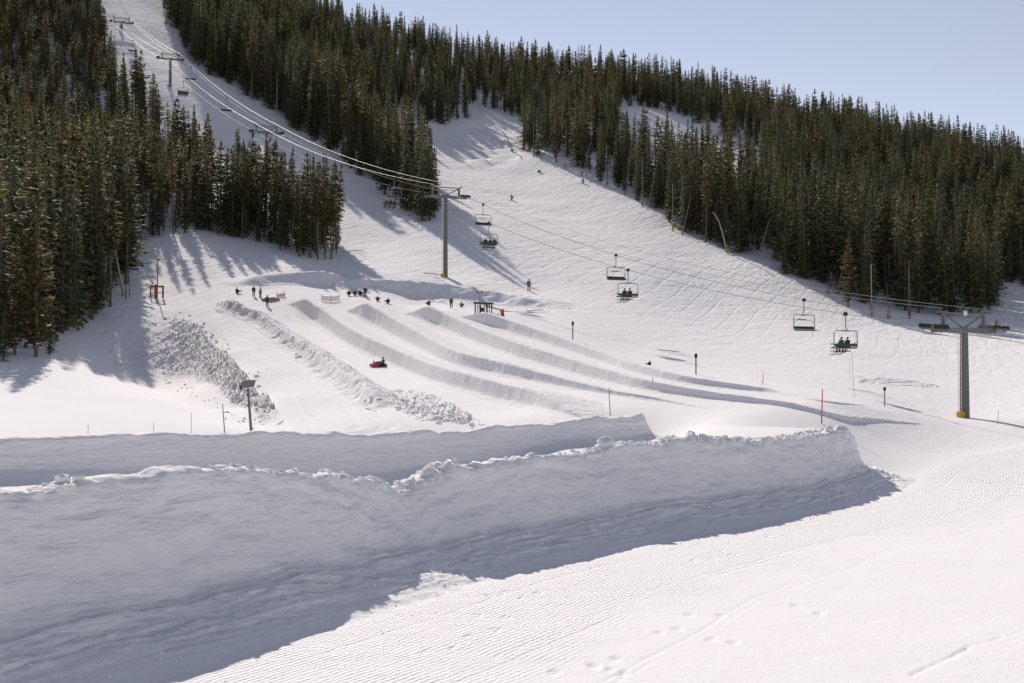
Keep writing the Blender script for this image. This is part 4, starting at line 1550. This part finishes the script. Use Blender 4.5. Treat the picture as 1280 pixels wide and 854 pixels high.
G_RIDE = 'people riding up on the chairs'
chair_people('near_up', [(-0.32, 'person in a green jacket, left of the two on the nearest chair', (0.03, 0.14, 0.075), (0.02, 0.022, 0.025), None, 1.0),
                         (0.36, 'person in a dark maroon jacket, right of the two on the nearest chair', (0.10, 0.03, 0.03), (0.02, 0.02, 0.022), None, 1.0)], G_RIDE)
chair_people('mid_up', [(-0.3, 'person in a dark green jacket on the chair over the open slope', (0.02, 0.05, 0.04), (0.02, 0.03, 0.03), None, 1.0),
                        (0.36, 'person with a red helmet and dark jacket on the chair over the open slope', (0.10, 0.03, 0.02), (0.02, 0.02, 0.02), (0.3, 0.06, 0.04), 1.0)], G_RIDE)
chair_people('far_up', [(-0.35, 'person in dark clothes, leftmost of three on the mid slope chair', (0.03, 0.03, 0.035), (0.02, 0.02, 0.02), None, 1.0),
                        (0.3, 'person in a dark blue jacket, middle of three on the mid slope chair', (0.025, 0.03, 0.06), (0.02, 0.02, 0.02), None, 0.95),
                        (0.95, 'person in a dark reddish jacket, rightmost of three on the mid slope chair', (0.11, 0.03, 0.03), (0.02, 0.02, 0.02), None, 1.0)], G_RIDE)
chair_people('wood_up', [(-0.7, 'person in a grey jacket, leftmost on the chair before the dark wood', (0.12, 0.12, 0.13), (0.02, 0.02, 0.02), None, 1.0),
                         (0.0, 'person in a black jacket, middle of the chair before the dark wood', (0.02, 0.02, 0.022), (0.02, 0.02, 0.02), None, 1.0),
                         (0.7, 'person in a dark red jacket, rightmost on the chair before the dark wood', (0.14, 0.04, 0.04), (0.02, 0.02, 0.02), None, 1.0)], G_RIDE)
for k, x in enumerate((-0.92, -0.31, 0.31, 0.92)):
    chair_people('line_up', [(x, 'dark clothed person on the chair with four figures over the shaded lift line', (0.025, 0.025, 0.03), (0.02, 0.02, 0.02), None, 1.0)], 'four dark figures on one chair')
# ------------------------------------------------------------------ people on the snow
def facing(p, dx, dy):
    return Matrix.Translation(p) @ Matrix.Rotation(math.atan2(-dx, dy), 4, 'Z')


def ground_at(u, v, dz=0.0):
    p = hit(u, v)
    return Vector((p.x, p.y, gz(p.x, p.y) + dz))


person('ski', facing(ground_at(640, 251), -0.8, -0.55), 'skier in black crouched in a turn on the upper main run', (0.02, 0.02, 0.025), (0.02, 0.02, 0.02))
person('tube', facing(ground_at(674, 216), 0.7, -0.7), 'dark clothed person sitting on the snow near the right edge of the upper run', (0.02, 0.02, 0.03), (0.02, 0.02, 0.025), skis=False)
person('ski', facing(ground_at(729, 230), -0.7, -0.6), 'skier in a dark jacket beside the right wood with a long shadow', (0.11, 0.03, 0.03), (0.03, 0.02, 0.02))
person('stand', facing(ground_at(661, 364), 0.2, -1), 'person in a bright blue jacket and orange trousers standing on the lower run', (0.01, 0.12, 0.42), (0.42, 0.09, 0.03), None, False)
for (u, v, lb, jk, tr, pose, rz) in (
        (297, 366.5, 'dark clothed person sitting alone, leftmost at the head of the tubing lanes', (0.02, 0.02, 0.03), (0.02, 0.02, 0.02), 'tube', (0.8, -0.6)),
        (317, 371, 'person in a black coat standing left of the red tubes', (0.02, 0.03, 0.025), (0.02, 0.03, 0.025), 'stand', (0.5, -1)),
        (325.5, 372, 'person in a white jacket and red hat beside the red tubes', (0.6, 0.6, 0.65), (0.03, 0.03, 0.03), 'stand', (-0.6, -1)),
        (334, 383, 'person in an olive jacket walking just below the red tubes', (0.10, 0.10, 0.05), (0.05, 0.05, 0.03), 'stand', (0.3, 1)),
        (456.5, 376, 'tall dark clothed person standing behind the second berm head', (0.02, 0.03, 0.03), (0.02, 0.025, 0.025), 'stand', (0, -1)),
        (450.5, 373.5, 'dark clothed person sitting just left of the tall standing one', (0.03, 0.03, 0.03), (0.02, 0.02, 0.02), 'tube', (0.5, -1)),
        (443, 373.5, 'person in a brown jacket sitting behind the second berm head', (0.13, 0.08, 0.05), (0.02, 0.02, 0.02), 'tube', (-0.5, -1)),
        (436, 374, 'small dark person beside the net fence end', (0.02, 0.02, 0.03), (0.02, 0.02, 0.02), 'tube', (0.2, -1)),
        (472, 381, 'person in a rusty brown jacket between the second and third berm heads', (0.26, 0.10, 0.05), (0.05, 0.04, 0.03), 'tube', (0.2, -1)),
        (484.5, 384, 'person in a black jacket sitting between the second and third berm heads', (0.02, 0.025, 0.025), (0.02, 0.02, 0.02), 'tube', (-0.4, -1)),
        (535.5, 384, 'dark person right behind the third berm head', (0.02, 0.02, 0.03), (0.02, 0.02, 0.02), 'tube', (-0.4, -1)),
        (577, 386, 'person in an orange jacket left of the dark lift shack', (0.5, 0.16, 0.07), (0.3, 0.1, 0.06), 'tube', (0.2, -1)),
        (564, 387.5, 'person in a dark teal coat between the third and fourth berm heads', (0.015, 0.06, 0.07), (0.01, 0.03, 0.04), 'stand', (0.2, -1)),
        (811.5, 457, 'small dark person sitting on the berm in the middle of the picture', (0.03, 0.02, 0.02), (0.02, 0.02, 0.02), 'tube', (-0.7, -0.7))):
    q = ground_at(u, v)
    if u > 430 and u < 600:
        y = q.y + 4.0; q = Vector((q.x * y / q.y, y, gz(q.x * y / q.y, y)))
    person(pose, facing(q, *rz), lb, jk, tr, (0.4, 0.05, 0.05) if 'red hat' in lb else None, False, None, 0.5 if u > 800 else 0.78)


def snow_tube(p, label, mat, rz=0.0, R=0.33, r=0.13, group=None):
    root = empty('snow_tube', p, rz)
    root.rotation_euler = (0.05, 0.03, rz)
    m = MB(); prof = [(R + r * math.cos(a), r + r * math.sin(a)) for a in [2 * math.pi * k / 10 for k in range(10)]]
    m.lathe(prof, 'z', (0, 0, 0), 24); m.build('tube_ring', mat, root, True)
    m = MB(); m.lathe([(0.0, 0.1), (R - 0.1, 0.1), (R - 0.1, 0.14), (0.0, 0.14)], 'z', (0, 0, 0), 16); m.build('seat_floor', M_BLACK, root)
    for s in (-1, 1):
        m = MB(); m.tube([(s * (R - .02), -.16, 2 * r - .02), (s * (R + .03), -.1, 2 * r + .05), (s * (R + .03), .1, 2 * r + .05), (s * (R - .02), .16, 2 * r - .02)], 0.022, 5); m.build('handle', M_BLACK, root)
    tag(root, label, 'snow tube', group)
    return root


pa = ground_at(468, 459); pb = ground_at(477, 459, 0) + Vector((0, 0.25, 0))
pb = Vector((pa.x + 0.62, pa.y + 0.25, gz(pa.x + 0.62, pa.y + 0.25)))
snow_tube(pa + Vector((0, 0, 0.03)), 'red snow tube sliding down the lane with a child on it', M_RED, 0.6)
snow_tube(pb + Vector((0, 0, 0.03)), 'black snow tube held against the red one on the lane', M_BLACK, 0.9)
person('tube', facing(pa + Vector((0, 0, .12)), 0.95, -0.3), 'child in a white jacket and dark helmet riding the red tube', (0.62, 0.6, 0.58), (0.4, 0.38, 0.36), None, False, None, 0.5)
person('tube', facing(pb + Vector((0, 0, .14)), -0.9, -0.45), 'adult in an olive and black jacket riding behind the child', (0.07, 0.075, 0.04), (0.02, 0.022, 0.02), (0.12, 0.05, 0.04), False, None, 0.74)
for k, (u, v) in enumerate(((331, 376), (334.5, 376.5), (338, 376.8), (341, 376), (345, 375.5))):
    snow_tube(ground_at(u, v, 0.02 + 0.1 * (k % 2)), 'faded red tube in the row parked at the head of the first lane', M_NET, 0.7 * k, group='red tubes parked at the head of the first lane')


# ------------------------------------------------------------------ posts, lamps, signs, fences
def post(u, v0, v1, r, mat, label, cat, name, cap=None, lean_px=0.0, sub=0.0, group=None):
    """upright from ground pixel (u, v0) to the height that shows at row v1"""
    p = ground_at(u, v0)
    h = (v0 - v1) * p.y / F
    dx = lean_px * p.y / F
    if cap is None:
        m = MB(); m.tube([(0, 0, -0.4), (0, 0, 0), (dx * .5, 0, h * .5), (dx, 0, h)], [r, r, r * .9, r * .75], 7)
        o = m.build(name, mat, None, True); o.location = p
        tag(o, label, cat, group)
        return o
    root = empty(name, p)
    m = MB(); m.tube([(0, 0, -0.4), (dx, 0, h - cap[1])], r, 8); m.build('shaft', mat, root, True)
    m = MB(); m.lathe([(0.0, h - cap[1]), (cap[0], h - cap[1]), (cap[0], h), (0.0, h)], 'z', (dx, 0, 0), 10); m.build('cap', M_BLACK, root)
    tag(root, label, cat, group)
    return root


post(716, 426, 402, 0.06, M_GREYPOST, 'grey post with a dark cap, on the open slope above the berms', 'post', 'marker_post', (0.12, 0.4))
post(870, 468, 442, 0.06, M_GREYPOST, 'grey post with a dark cap, right of the small sitting person', 'post', 'marker_post', (0.13, 0.4))
post(1106, 508, 484, 0.05, M_BAMBOO, 'brown post with a dark cap, left of the near lift tower', 'post', 'marker_post', (0.11, 0.28))
post(1027, 530, 487, 0.045, M_ORANGE, 'orange pole standing at the end of the near snow bank', 'pole', 'orange_pole', None, 1.5)
post(763, 520, 485, 0.03, M_BAMBOO, 'thin bamboo pole near the end of the second snow bank', 'pole', 'bamboo_pole', None, -2)
post(816, 489, 471, 0.03, M_BAMBOO, 'short bamboo pole on the berm right of the second bank', 'pole', 'bamboo_pole')
post(953, 481, 467, 0.03, M_ORANGE, 'small leaning orange stake beyond the lanes', 'stake', 'orange_stake', None, 1.5)
post(1068, 496, 440, 0.018, M_NET, 'thin pale red pole hanging below the nearest chair', 'pole', 'thin_pole', None, -3)
post(1247, 530, 514, 0.025, M_NET, 'short reddish stake right of the near lift tower', 'stake', 'orange_stake', None, 1.5)
post(1062, 470, 452, 0.014, M_NET, 'faint thin stake under the nearest chair', 'stake', 'thin_stake')
post(281, 545, 505, 0.028, M_GREYPOST, 'thin grey pole left of the front floodlight', 'pole', 'thin_pole', None, -3)
post(192, 546, 528, 0.014, M_BAMBOO, 'faint stake right of the other one in the left hollow', 'stake', 'thin_stake')
post(110, 545, 531, 0.014, M_BAMBOO, 'faint stake at the far left of the hollow', 'stake', 'thin_stake')
post(239, 545, 516, 0.014, M_BAMBOO, 'faint tall stake nearest the thin grey pole in the left hollow', 'stake', 'thin_stake')

# front floodlight
p = ground_at(315.5, 546); hh = (546 - 486) * p.y / F; k = p.y / F
root = empty('floodlight', p)
m = MB(); m.tube([(0, 0, -0.5), (-6 * k, 0, hh)], [0.075, 0.06], 10); m.build('pole', M_LAMP, root, True)
m = MB()
c = Vector((-5.5 * k, 0, hh + 5.5 * k))
prof = [(-8.5, -5), (7, -3.5), (9.5, 5.5), (-6, 4)]
vs = [Vector((a * k, -0.16, b * k)) for a, b in prof] + [Vector((a * k * .86 + .02, 0.2, b * k * .8)) for a, b in prof]
m.add([c + q for q in vs], [(0, 1, 2, 3), (7, 6, 5, 4), (0, 4, 5, 1), (1, 5, 6, 2), (2, 6, 7, 3), (3, 7, 4, 0)])
m.build('lamp_head', M_LAMP, root)
m = MB(); m.box(c + Vector((-9 * k, 0, -4 * k)), (0.12, 0.2, 0.24)); m.build('ballast_box', M_BLACK, root)
m = MB(); m.box(c + Vector((0.2 * k, -0.17, 0.3 * k)), (0.55, 0.02, 0.25), Matrix.Rotation(-0.1, 3, 'Y')); m.build('lens', M_GREYPOST, root)
tag(root, 'floodlight with a big square head on a leaning pole, above the second snow bank', 'floodlight')

# lamp post and timber gate at the foot of the walk-up path
p = ground_at(196.5, 372); k = p.y / F
root = empty('lamp_post', p)
m = MB(); m.tube([(0, 0, -0.4), (0, 0, 46 * k)], [0.09, 0.06], 8); m.build('pole', M_GREYPOST, root, True)
m = MB(); m.box((2 * k, 0, 47.5 * k), (4.5 * k, 0.3, 1.6 * k), Matrix.Rotation(-0.35, 3, 'Y')); m.build('lamp_head', M_LAMP, root)
tag(root, 'slender lamp post rising through the orange brown timber gate', 'lamp post')
root = empty('timber_gate', p + Vector((0, -0.35, 0)))
m = MB(); m.box((-7.5 * k, 0, 6.5 * k), (0.14, 0.14, 15 * k)); m.build('gate_post', M_RUST, root)
m = MB(); m.box((-1.2 * k, 0, 7.5 * k), (0.26, 0.24, 17 * k)); m.build('gate_post', M_RUST, root)
m = MB(); m.box((8.0 * k, 0, 6.5 * k), (0.2, 0.2, 15 * k)); m.build('gate_post', M_RUST, root)
m = MB(); m.box((0.3 * k, 0, 13.6 * k), (17.5 * k, 0.12, 2.2 * k)); m.build('crossbeam', M_RUST, root)
m = MB(); m.box((3.4 * k, 0.02, 6 * k), (8 * k, 0.05, 0.8 * k)); m.build('rail', M_GREYPOST, root)
tag(root, 'orange brown timber gate frame beside the walk-up path', 'gate')

# white sign up the path
p = ground_at(186, 318); k = p.y / F
root = empty('sign', p)
m = MB()
for sx in (-1.4, 1.4): m.tube([(sx * k, 0, -0.3), (sx * k, 0, 5 * k)], 0.03, 6)
m.build('sign_legs', M_GREYPOST, root)
m = MB(); m.box((0, -0.04, 4.6 * k), (4.2 * k, 0.03, 5.2 * k)); m.build('sign_panel', M_WHITE, root)
tag(root, 'small white sign at the top of the walk-up path', 'sign')

# picket fence in the tree shade
a = ground_at(246, 313); b = ground_at(270, 319)
root = empty('picket_fence', a)
g0 = None
for i in range(7):
    q = a.lerp(b, i / 6); q.z = gz(q.x, q.y)
    m = MB(); m.tube([(0, 0, -0.3), (0.1, 0, 1.1 - 0.05 * i)], 0.03, 5)
    o = m.build('picket', M_WHITE, root); o.location = q - a
m = MB(); m.tube([(0, 0, .75), tuple((b - a) + Vector((0, 0, .6)))], 0.02, 5); m.build('rope', M_WHITE, root)
tag(root, 'short row of pale pickets in the tree shade beside the path', 'fence')


def net_fence(pts, h, label, every=1.6):
    P = [ground_at(*q) for q in pts]
    root = empty('net_fence', P[0])
    m = MB(); tot = 0
    posts = []
    D, s = spline([tuple(q) for q in P], 0.12)
    for q in D: q[2] = gz(q[0], q[1])
    for j in range(6):
        z = 0.1 + (h - 0.1) * j / 5
        m.tube([(q[0] - P[0].x, q[1] - P[0].y, q[2] - P[0].z + z) for q in D], 0.03, 3)
    for q in D[::3]:
        m.tube([(q[0] - P[0].x, q[1] - P[0].y, q[2] - P[0].z + 0.05), (q[0] - P[0].x, q[1] - P[0].y, q[2] - P[0].z + h)], 0.025, 3)
    m.build('net', M_NET, root)
    n = max(2, int(s[-1] / every))
    for i in range(n + 1):
        q = D[min(len(D) - 1, int(i / n * (len(D) - 1)))]
        mm = MB(); mm.tube([(0, 0, -.3), (0, 0, h + .25)], 0.03, 5)
        o = mm.build('fence_post', M_BAMBOO, root); o.location = (q[0] - P[0].x, q[1] - P[0].y, q[2] - P[0].z)
    tag(root, label, 'fence')


net_fence([(402, 376), (412, 377), (424, 376)], 0.6, 'faded red net fence between the first and second berm heads')
net_fence([(346, 372), (352, 372), (356, 371)], 0.45, 'short faded red net fence right of the parked red tubes')
net_fence([(906, 178), (918, 184), (932, 189), (944, 193)], 1.6, 'red safety net at the lower end of the small upper run', 3.0)

# lift shack with the twin lamp behind it
p = ground_at(604, 392); k = p.y / F
root = empty('lift_shack', p)
for (sx, sy) in ((-10, -.6), (10.5, -.6), (-10, .8), (10.5, .8)):
    m = MB(); m.box((sx * k, sy, 6 * k - .1), (0.12, 0.12, 12.5 * k)); m.build('corner_post', M_DGREEN, root)
m = MB(); m.box((0.3 * k, 0.1, 12.8 * k), (25 * k, 1.9, 1.5 * k), Matrix.Rotation(0.03, 3, 'Y')); m.build('roof', M_DGREEN, root)
for i, x in enumerate((-7, -4, 1.5, 4.5, 7.5)):
    m = MB(); m.box((x * k, 0.75, 6 * k), (2.2 * k if i % 2 else 1.2 * k, 0.06, 11 * k)); m.build('wall_board', M_DGREEN if i % 2 else M_TAN, root)
m = MB(); m.box((-1.5 * k, -.5, 4.5 * k), (5 * k, .5, 5 * k)); m.build('counter', M_BLACK, root)
tag(root, 'small dark green open lift shack behind the fourth berm head', 'shack')
p2 = ground_at(599.5, 390) + Vector((0, 1.5, 0)); p2.z = gz(p2.x, p2.y)
root = empty('twin_lamp', p2)
h2 = 24 * k
m = MB(); m.tube([(0, 0, -.3), (0, 0, h2)], 0.045, 7); m.tube([(-2.6 * k, 0, h2), (2.2 * k, 0, h2)], 0.035, 6); m.build('pole', M_GREYPOST, root)
for s in (-1, 1):
    m = MB(); m.box((s * 2.6 * k, 0, h2 + 1.6 * k), (2.3 * k, 0.22, 1.5 * k), Matrix.Rotation(s * 0.3, 3, 'Y')); m.tube([(s * 2.4 * k, 0, h2), (s * 2.5 * k, 0, h2 + k)], .03, 5); m.build('lamp_head', M_BLACK, root)
tag(root, 'twin headed lamp on a thin pole over the lift shack', 'lamp')
p = ground_at(628, 398); k = p.y / F
root = empty('padded_post', p)
m = MB(); m.box((0, 0, 5.5 * k), (4.6 * k, .3, 11.5 * k), Matrix.Rotation(-0.12, 3, 'Y')); m.build('pad', M_RUST, root)
m = MB(); m.tube([(0, .12, -.3), (.1, .12, 12.3 * k)], .05, 6); m.build('post', M_GREYPOST, root)
tag(root, 'orange brown padded post right of the lift shack', 'padded post')

# snowmaking poles along the edge of the right wood: (foot column, foot row, head column, head row)
G_POLE = 'slanting poles along the edge of the right wood'
for i, (u, v, u1, v1, r, base, lb) in enumerate((
        (554, 163, 571, 131, .07, 0, 'pale pole leaning right at the edge of the central wood, highest on the run'),
        (667, 198, 667, 155, .07, 1, 'upright pale pole, first along the right wood from the top'),
        (676, 200, 691, 162, .07, 1, 'pale pole leaning right, second along the right wood from the top'),
        (706, 211, 708, 162, .08, 1, 'upright pole, third along the right wood from the top'),
        (727, 220, 739, 176, .07, 1, 'pale pole leaning right, just behind the skier with the long shadow'),
        (759, 232, 758, 179, .08, 1, 'upright pale pole, fifth along the right wood from the top'),
        (782, 244, 787, 197, .07, 1, 'pale pole leaning slightly, sixth along the right wood from the top'),
        (803, 258, 803, 200, .08, 1, 'upright pole, seventh along the right wood from the top'),
        (809, 263, 819, 214, .06, 0, 'thin leaning pole close right of the seventh pole'),
        (841, 288, 841, 229, .08, 1, 'upright pale pole with a yellow foot, left of the two slanting ones'),
        (853, 293, 864, 245, .07, 1, 'pale pole leaning right with a tan foot, left of the snow gun'),
        (945, 327, 963, 273, .07, 0, 'pale pole leaning right, just right of the snow gun'),
        (1045, 368, 1060, 313, .08, 1, 'dark pole leaning right with a dark foot, in the lower right wood edge'),
        (1090, 395, 1090, 330, .09, 1, 'tall upright pale pole with a tan foot, lowest along the right wood'))):
    p = ground_at(u, v); k = p.y / F
    root = empty('snowmaking_pole', p)
    m = MB(); m.tube([(0, 0, -.3), ((u1 - u) * k, 0.3, (v - v1) * k)], [r, r * .8], 7); m.build('pipe', M_POLE if i != 12 else M_GREYPOST, root, True)
    if base:
        m = MB(); m.lathe([(0, -.1), (.2, -.1), (.22, .9), (.16, 1.1), (0, 1.1)], 'z', (0, 0, 0), 10); m.build('foot_pad', M_YELLOW if i in (9,) else M_TAN, root, True)
    tag(root, lb, 'pole', G_POLE)
for (u, v, pts, lb) in ((909, 317, [(0, 0), (-2, 10), (-6, 27), (-11, 42), (-17, 51)], 'curved pale snow gun arm with a yellow foot at the edge of the right wood'),
                        (640, 190, [(0, 0), (-2, 8), (-6, 18), (-12, 25)], 'curved grey snow gun arm at the top of the main run')):
    p = ground_at(u, v); k = p.y / F
    root = empty('snow_gun', p)
    m = MB(); m.tube([(0, 0, -.3)] + [(a * k, -.2, b * k) for a, b in pts[1:]], [.17, .16, .15, .13, .1][:len(pts)], 9); m.build('arm', M_POLE, root, True)
    m = MB(); m.tube([(.1, 0, -.2), (.05, 0, .9)], .22, 8); m.tube([(3.5 * k, 0, -.1), (0, 0, 1.8)], .05, 5); m.build('foot_pad', M_YELLOW if u > 800 else M_GREYPOST, root)
    m = MB(); e = pts[-1]; m.lathe([(0.02, -.2), (.15, -.2), (.17, .15), (.02, .2)], 'x', (e[0] * k, -.2, e[1] * k), 8); m.build('nozzle', M_GREYPOST, root)
    tag(root, lb, 'snow gun')
for (u, v, lb) in ((1035, 369, 'tan pad on a stub left of the dark leaning pole'), (1111, 398, 'tan pad right of the lowest upright pole'), (1246, 411, 'tan pad behind the arm of the near lift tower')):
    p = ground_at(u, v)
    root = empty('tan_pad', p)
    m = MB(); m.lathe([(0, -.2), (.26, -.2), (.3, .5), (.24, 1.15), (.1, 1.25), (0, 1.25)], 'z', (0, 0, 0), 10); m.build('pad', M_TAN, root, True)
    m = MB(); m.tube([(0, 0, -.3), (0, 0, 1.6)], .05, 6); m.build('stub', M_GREYPOST, root)
    tag(root, lb, 'pad')

# ------------------------------------------------------------------ broken snow
def clod_mesh(seed, sub=2):
    b = bmesh.new(); bmesh.ops.create_icosphere(b, subdivisions=sub, radius=1)
    for v in b.verts:
        q = np.array([v.co.x]), np.array([v.co.y + v.co.z * 1.7])
        v.co *= 0.8 + 0.45 * float(fbm(q[0] * 1.5 + seed, q[1] * 1.5, seed, 3)[0])
        v.co.z *= 0.75
    me = bpy.data.meshes.new('snow_clod'); b.to_mesh(me); b.free()
    return me


def clod_field(name, spots, label):
    V = []; Fc = []
    base = []
    for k in range(5):
        me = clod_mesh(900 + k, 1)
        base.append(([Vector(v.co) for v in me.vertices], [tuple(p.vertices) for p in me.polygons]))
        bpy.data.meshes.remove(me)
    for (p, r) in spots:
        vs, fs = base[random.randrange(5)]
        R = Matrix.Diagonal((random.uniform(.7, 1.4), random.uniform(.7, 1.3), random.uniform(.6, 1.0))) @ Matrix.Rotation(random.uniform(0, 6.28), 3, 'Z') @ Matrix.Rotation(random.uniform(-.5, .5), 3, 'X')
        n = len(V)
        V += [tuple(R @ (q * r) + Vector(p)) for q in vs]
        Fc += [tuple(i + n for i in f) for f in fs]
    me = soup(name, V, Fc)
    o = link(name, me, None, (M_BANK,), False)
    tag(o, label, None, None, 'stuff')


DEPS = bpy.context.evaluated_depsgraph_get()
b1 = [o for o in S.objects if o.name == 'snow_bank'][0]
DEPS.update()


def on_bank(x, y):
    ok, loc, n, i = b1.ray_cast(Vector((x, y, 12)), Vector((0, 0, -1)))
    return loc.z if ok else gz(x, y)


_heap = [o for o in S.objects if o.name.split('.')[0] in ('snow_pile', 'snow_berm')]


def top_z(x, y):
    z = gz(x, y)
    for o in _heap:
        ok, loc, n, i = o.ray_cast(Vector((x, y, 60)), Vector((0, 0, -1)))
        if ok: z = max(z, loc.z)
    return z


D1, S1 = spline(B1W, 0.1)
N1 = np.gradient(D1[:, :2], axis=0); N1 /= np.linalg.norm(N1, axis=1)[:, None]
spots = []
for _ in range(1200):
    i = int(random.uniform(0.12, 1) * (len(D1) - 1))
    if fbm(S1[i:i + 1] / 5.0, S1[i:i + 1] * 0, 47, 2)[0] < random.uniform(-0.4, 0.35): continue
    d = min(0.05, random.gauss(-0.4, 0.4))
    x = D1[i, 0] + N1[i, 1] * d; y = D1[i, 1] - N1[i, 0] * d
    r = min(0.26, abs(random.gauss(0.0, 0.085)) + 0.025)
    spots.append(((x, y, on_bank(x, y) + r * 0.2), r))
for _ in range(420):
    i = int(random.uniform(0.1, 1) * (len(D1) - 1))
    d = min(5.2, abs(random.gauss(3.0, 1.0)))
    x = D1[i, 0] + N1[i, 1] * d; y = D1[i, 1] - N1[i, 0] * d
    r = min(0.085, abs(random.gauss(0.0, 0.022)) + 0.01)
    spots.append(((x, y, on_bank(x, y) + r * 0.3), r))
for pl, n, sd in (([(215, 388), (250, 412), (285, 452), (310, 482), (335, 508)], 120, 18), ([(150, 452), (190, 470), (230, 482), (280, 512), (325, 532)], 80, 9), ([(272, 378), (330, 406), (380, 442), (420, 470), (470, 502)], 120, 6), ([(485, 500), (520, 512), (560, 522), (600, 530)], 150, 8)):
    for _ in range(n):
        q = random.uniform(0, len(pl) - 1.001); k = int(q); f = q - k
        u = pl[k][0] * (1 - f) + pl[k + 1][0] * f + random.gauss(0, sd * .6); v = pl[k][1] * (1 - f) + pl[k + 1][1] * f + random.gauss(0, sd * .55)
        h_ = hit(u, v); r = min(0.42, 0.04 + random.expovariate(1 / 0.06))
        spots.append(((h_.x, h_.y, top_z(h_.x, h_.y) + r * 0.1), r))
clod_field('snow_crumbs', spots, 'crumbs and clods of snow lying on the banks, piles and berms')
p = at(757, 559, 54.9)
me = clod_mesh(77, 3)
o = link('snow_chunk', me, None, (M_BANK,), True)
o.location = (p[0], p[1], on_bank(p[0], p[1]) + 0.12); o.scale = (0.42, 0.34, 0.36)
tag(o, 'single big rounded chunk of snow on the crest of the near bank', 'snow chunk')

# ------------------------------------------------------------------ trees that stand out
M_GOLD = needle_mat('golden_pine_needles', (0.085, 0.075, 0.028), (0.10, 0.085, 0.03), (0.24, 0.18, 0.065), 0.45)  # needles golden olive in their own colour
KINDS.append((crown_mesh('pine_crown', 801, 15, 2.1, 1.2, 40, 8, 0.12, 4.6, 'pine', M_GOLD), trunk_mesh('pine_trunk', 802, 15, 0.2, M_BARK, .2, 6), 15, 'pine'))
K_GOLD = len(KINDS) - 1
KINDS.append((crown_mesh('pine_crown', 803, 15, 1.0, 9.5, 16, 6, 0.2, 4.0, 'pine', M_PINE), trunk_mesh('pine_trunk', 804, 15, 0.11, M_BARK, .6, 20), 15, 'pine'))
K_TUFT = len(KINDS) - 1
KINDS.append((crown_mesh('pine_crown', 805, 15, 1.5, 6.0, 30, 8, 0.15, 4.4, 'pine', M_PINE), trunk_mesh('pine_trunk', 806, 15, 0.15, M_BARK, .4, 16), 15, 'pine'))
K_BUSHY = len(KINDS) - 1


def star(nm, k, u, v, vtop, label, rz=0.0, lean=(0, 0), load=0):
    p = ground_at(u, v)
    H = KINDS[k][2]
    s = (v - vtop) * p.y / F / H
    r = place_tree(nm, k, p.x, p.y, p.z, s, rz, label, None, lean)
    if load:
        rg = random.Random(int(u * 7 + v))
        for i in range(load):
            m = MB(); me = clod_mesh(1000 + i + int(u), 2)
            o = link('snow_load', me, r, (M_SNOWLOAD,), True)
            a = rg.uniform(0, 6.28); z = rg.uniform(0.6, 5.5); d = rg.uniform(.3, 1.2)
            o.location = (math.cos(a) * d, math.sin(a) * d - .5, z); q = rg.uniform(.12, .34); o.scale = (q * 1.3, q, q * .6)
    return r


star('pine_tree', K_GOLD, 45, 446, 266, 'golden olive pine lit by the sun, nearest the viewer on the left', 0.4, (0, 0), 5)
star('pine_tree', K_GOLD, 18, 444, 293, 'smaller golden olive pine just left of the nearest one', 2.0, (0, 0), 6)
star('spruce_tree', 1, 62, 444, 372, 'short dark spruce tucked against the foot of the nearest golden pine', 1.0, (0, 0), 0)
star('spruce_tree', 3, 4, 452, 385, 'low dark spruce at the far left edge, weighed down with snow', 1.0, (0, 0), 6)
star('spruce_tree', 3, 92, 408, 236, 'dark spruce behind the sunlit bank, right of the golden pines', 3.0, (0, 0), 4)
star('spruce_tree', 0, 120, 392, 212, 'dark tall spruce at the rounded corner of the left wood', 5.0, (0, 0), 0)
star('pine_tree', K_BUSHY, 138, 384, 225, 'brownish pine at the right corner of the left wood', 2.5, (0, 0), 0)
star('dead_tree', 9, 154, 370, 228, 'bleached dead trunk leaning left at the corner of the left wood', 0.0, (0, -0.2), 0)
star('pine_tree', K_TUFT, 157, 374, 262, 'bare stemmed thin pine with a small top tuft, by the walk-up path', 1.0, (0, 0.01), 0)
star('pine_tree', K_TUFT, 162, 373, 300, 'shorter bare stemmed thin pine beside the taller one at the path', 3.0, (0, 0.03), 0)
star('pine_tree', K_BUSHY, 414, 324, 219, 'lone pine at the right end of the grove, with a bare lower stem', 2.0, (0, 0), 0)
star('pine_tree', K_BUSHY, 406, 324, 232, 'slim pine next to the lone one at the right end of the grove', 4.0, (0, 0), 0)
star('pine_tree', K_BUSHY, 397, 325, 205, 'tall pine third from the right end of the grove', 5.0, (0, 0), 0)
star('spruce_tree', 2, 388, 322, 194, 'narrow pointed spruce near the right end of the grove', 5.0, (0, 0), 0)
star('spruce_tree', 4, 537, 276, 162, 'narrow spire spruce at the lower tip of the central wood', 1.0, (0, 0), 0)
star('spruce_tree', 1, 521, 270, 150, 'tall pointed spruce just behind the tip of the central wood', 2.0, (0, 0), 0)
star('spruce_tree', 3, 528, 277, 190, 'broad low spruce at the very tip of the central wood', 4.0, (0, 0), 0)
star('spruce_tree', 0, 507, 264, 152, 'narrow spruce left of the tall pointed one near the wood tip', 2.0, (0, 0), 0)
star('pine_tree', K_BUSHY, 1137, 397, 240, 'pale stemmed tall pine at the edge of the lower right wood', 2.0, (0, 0), 0)
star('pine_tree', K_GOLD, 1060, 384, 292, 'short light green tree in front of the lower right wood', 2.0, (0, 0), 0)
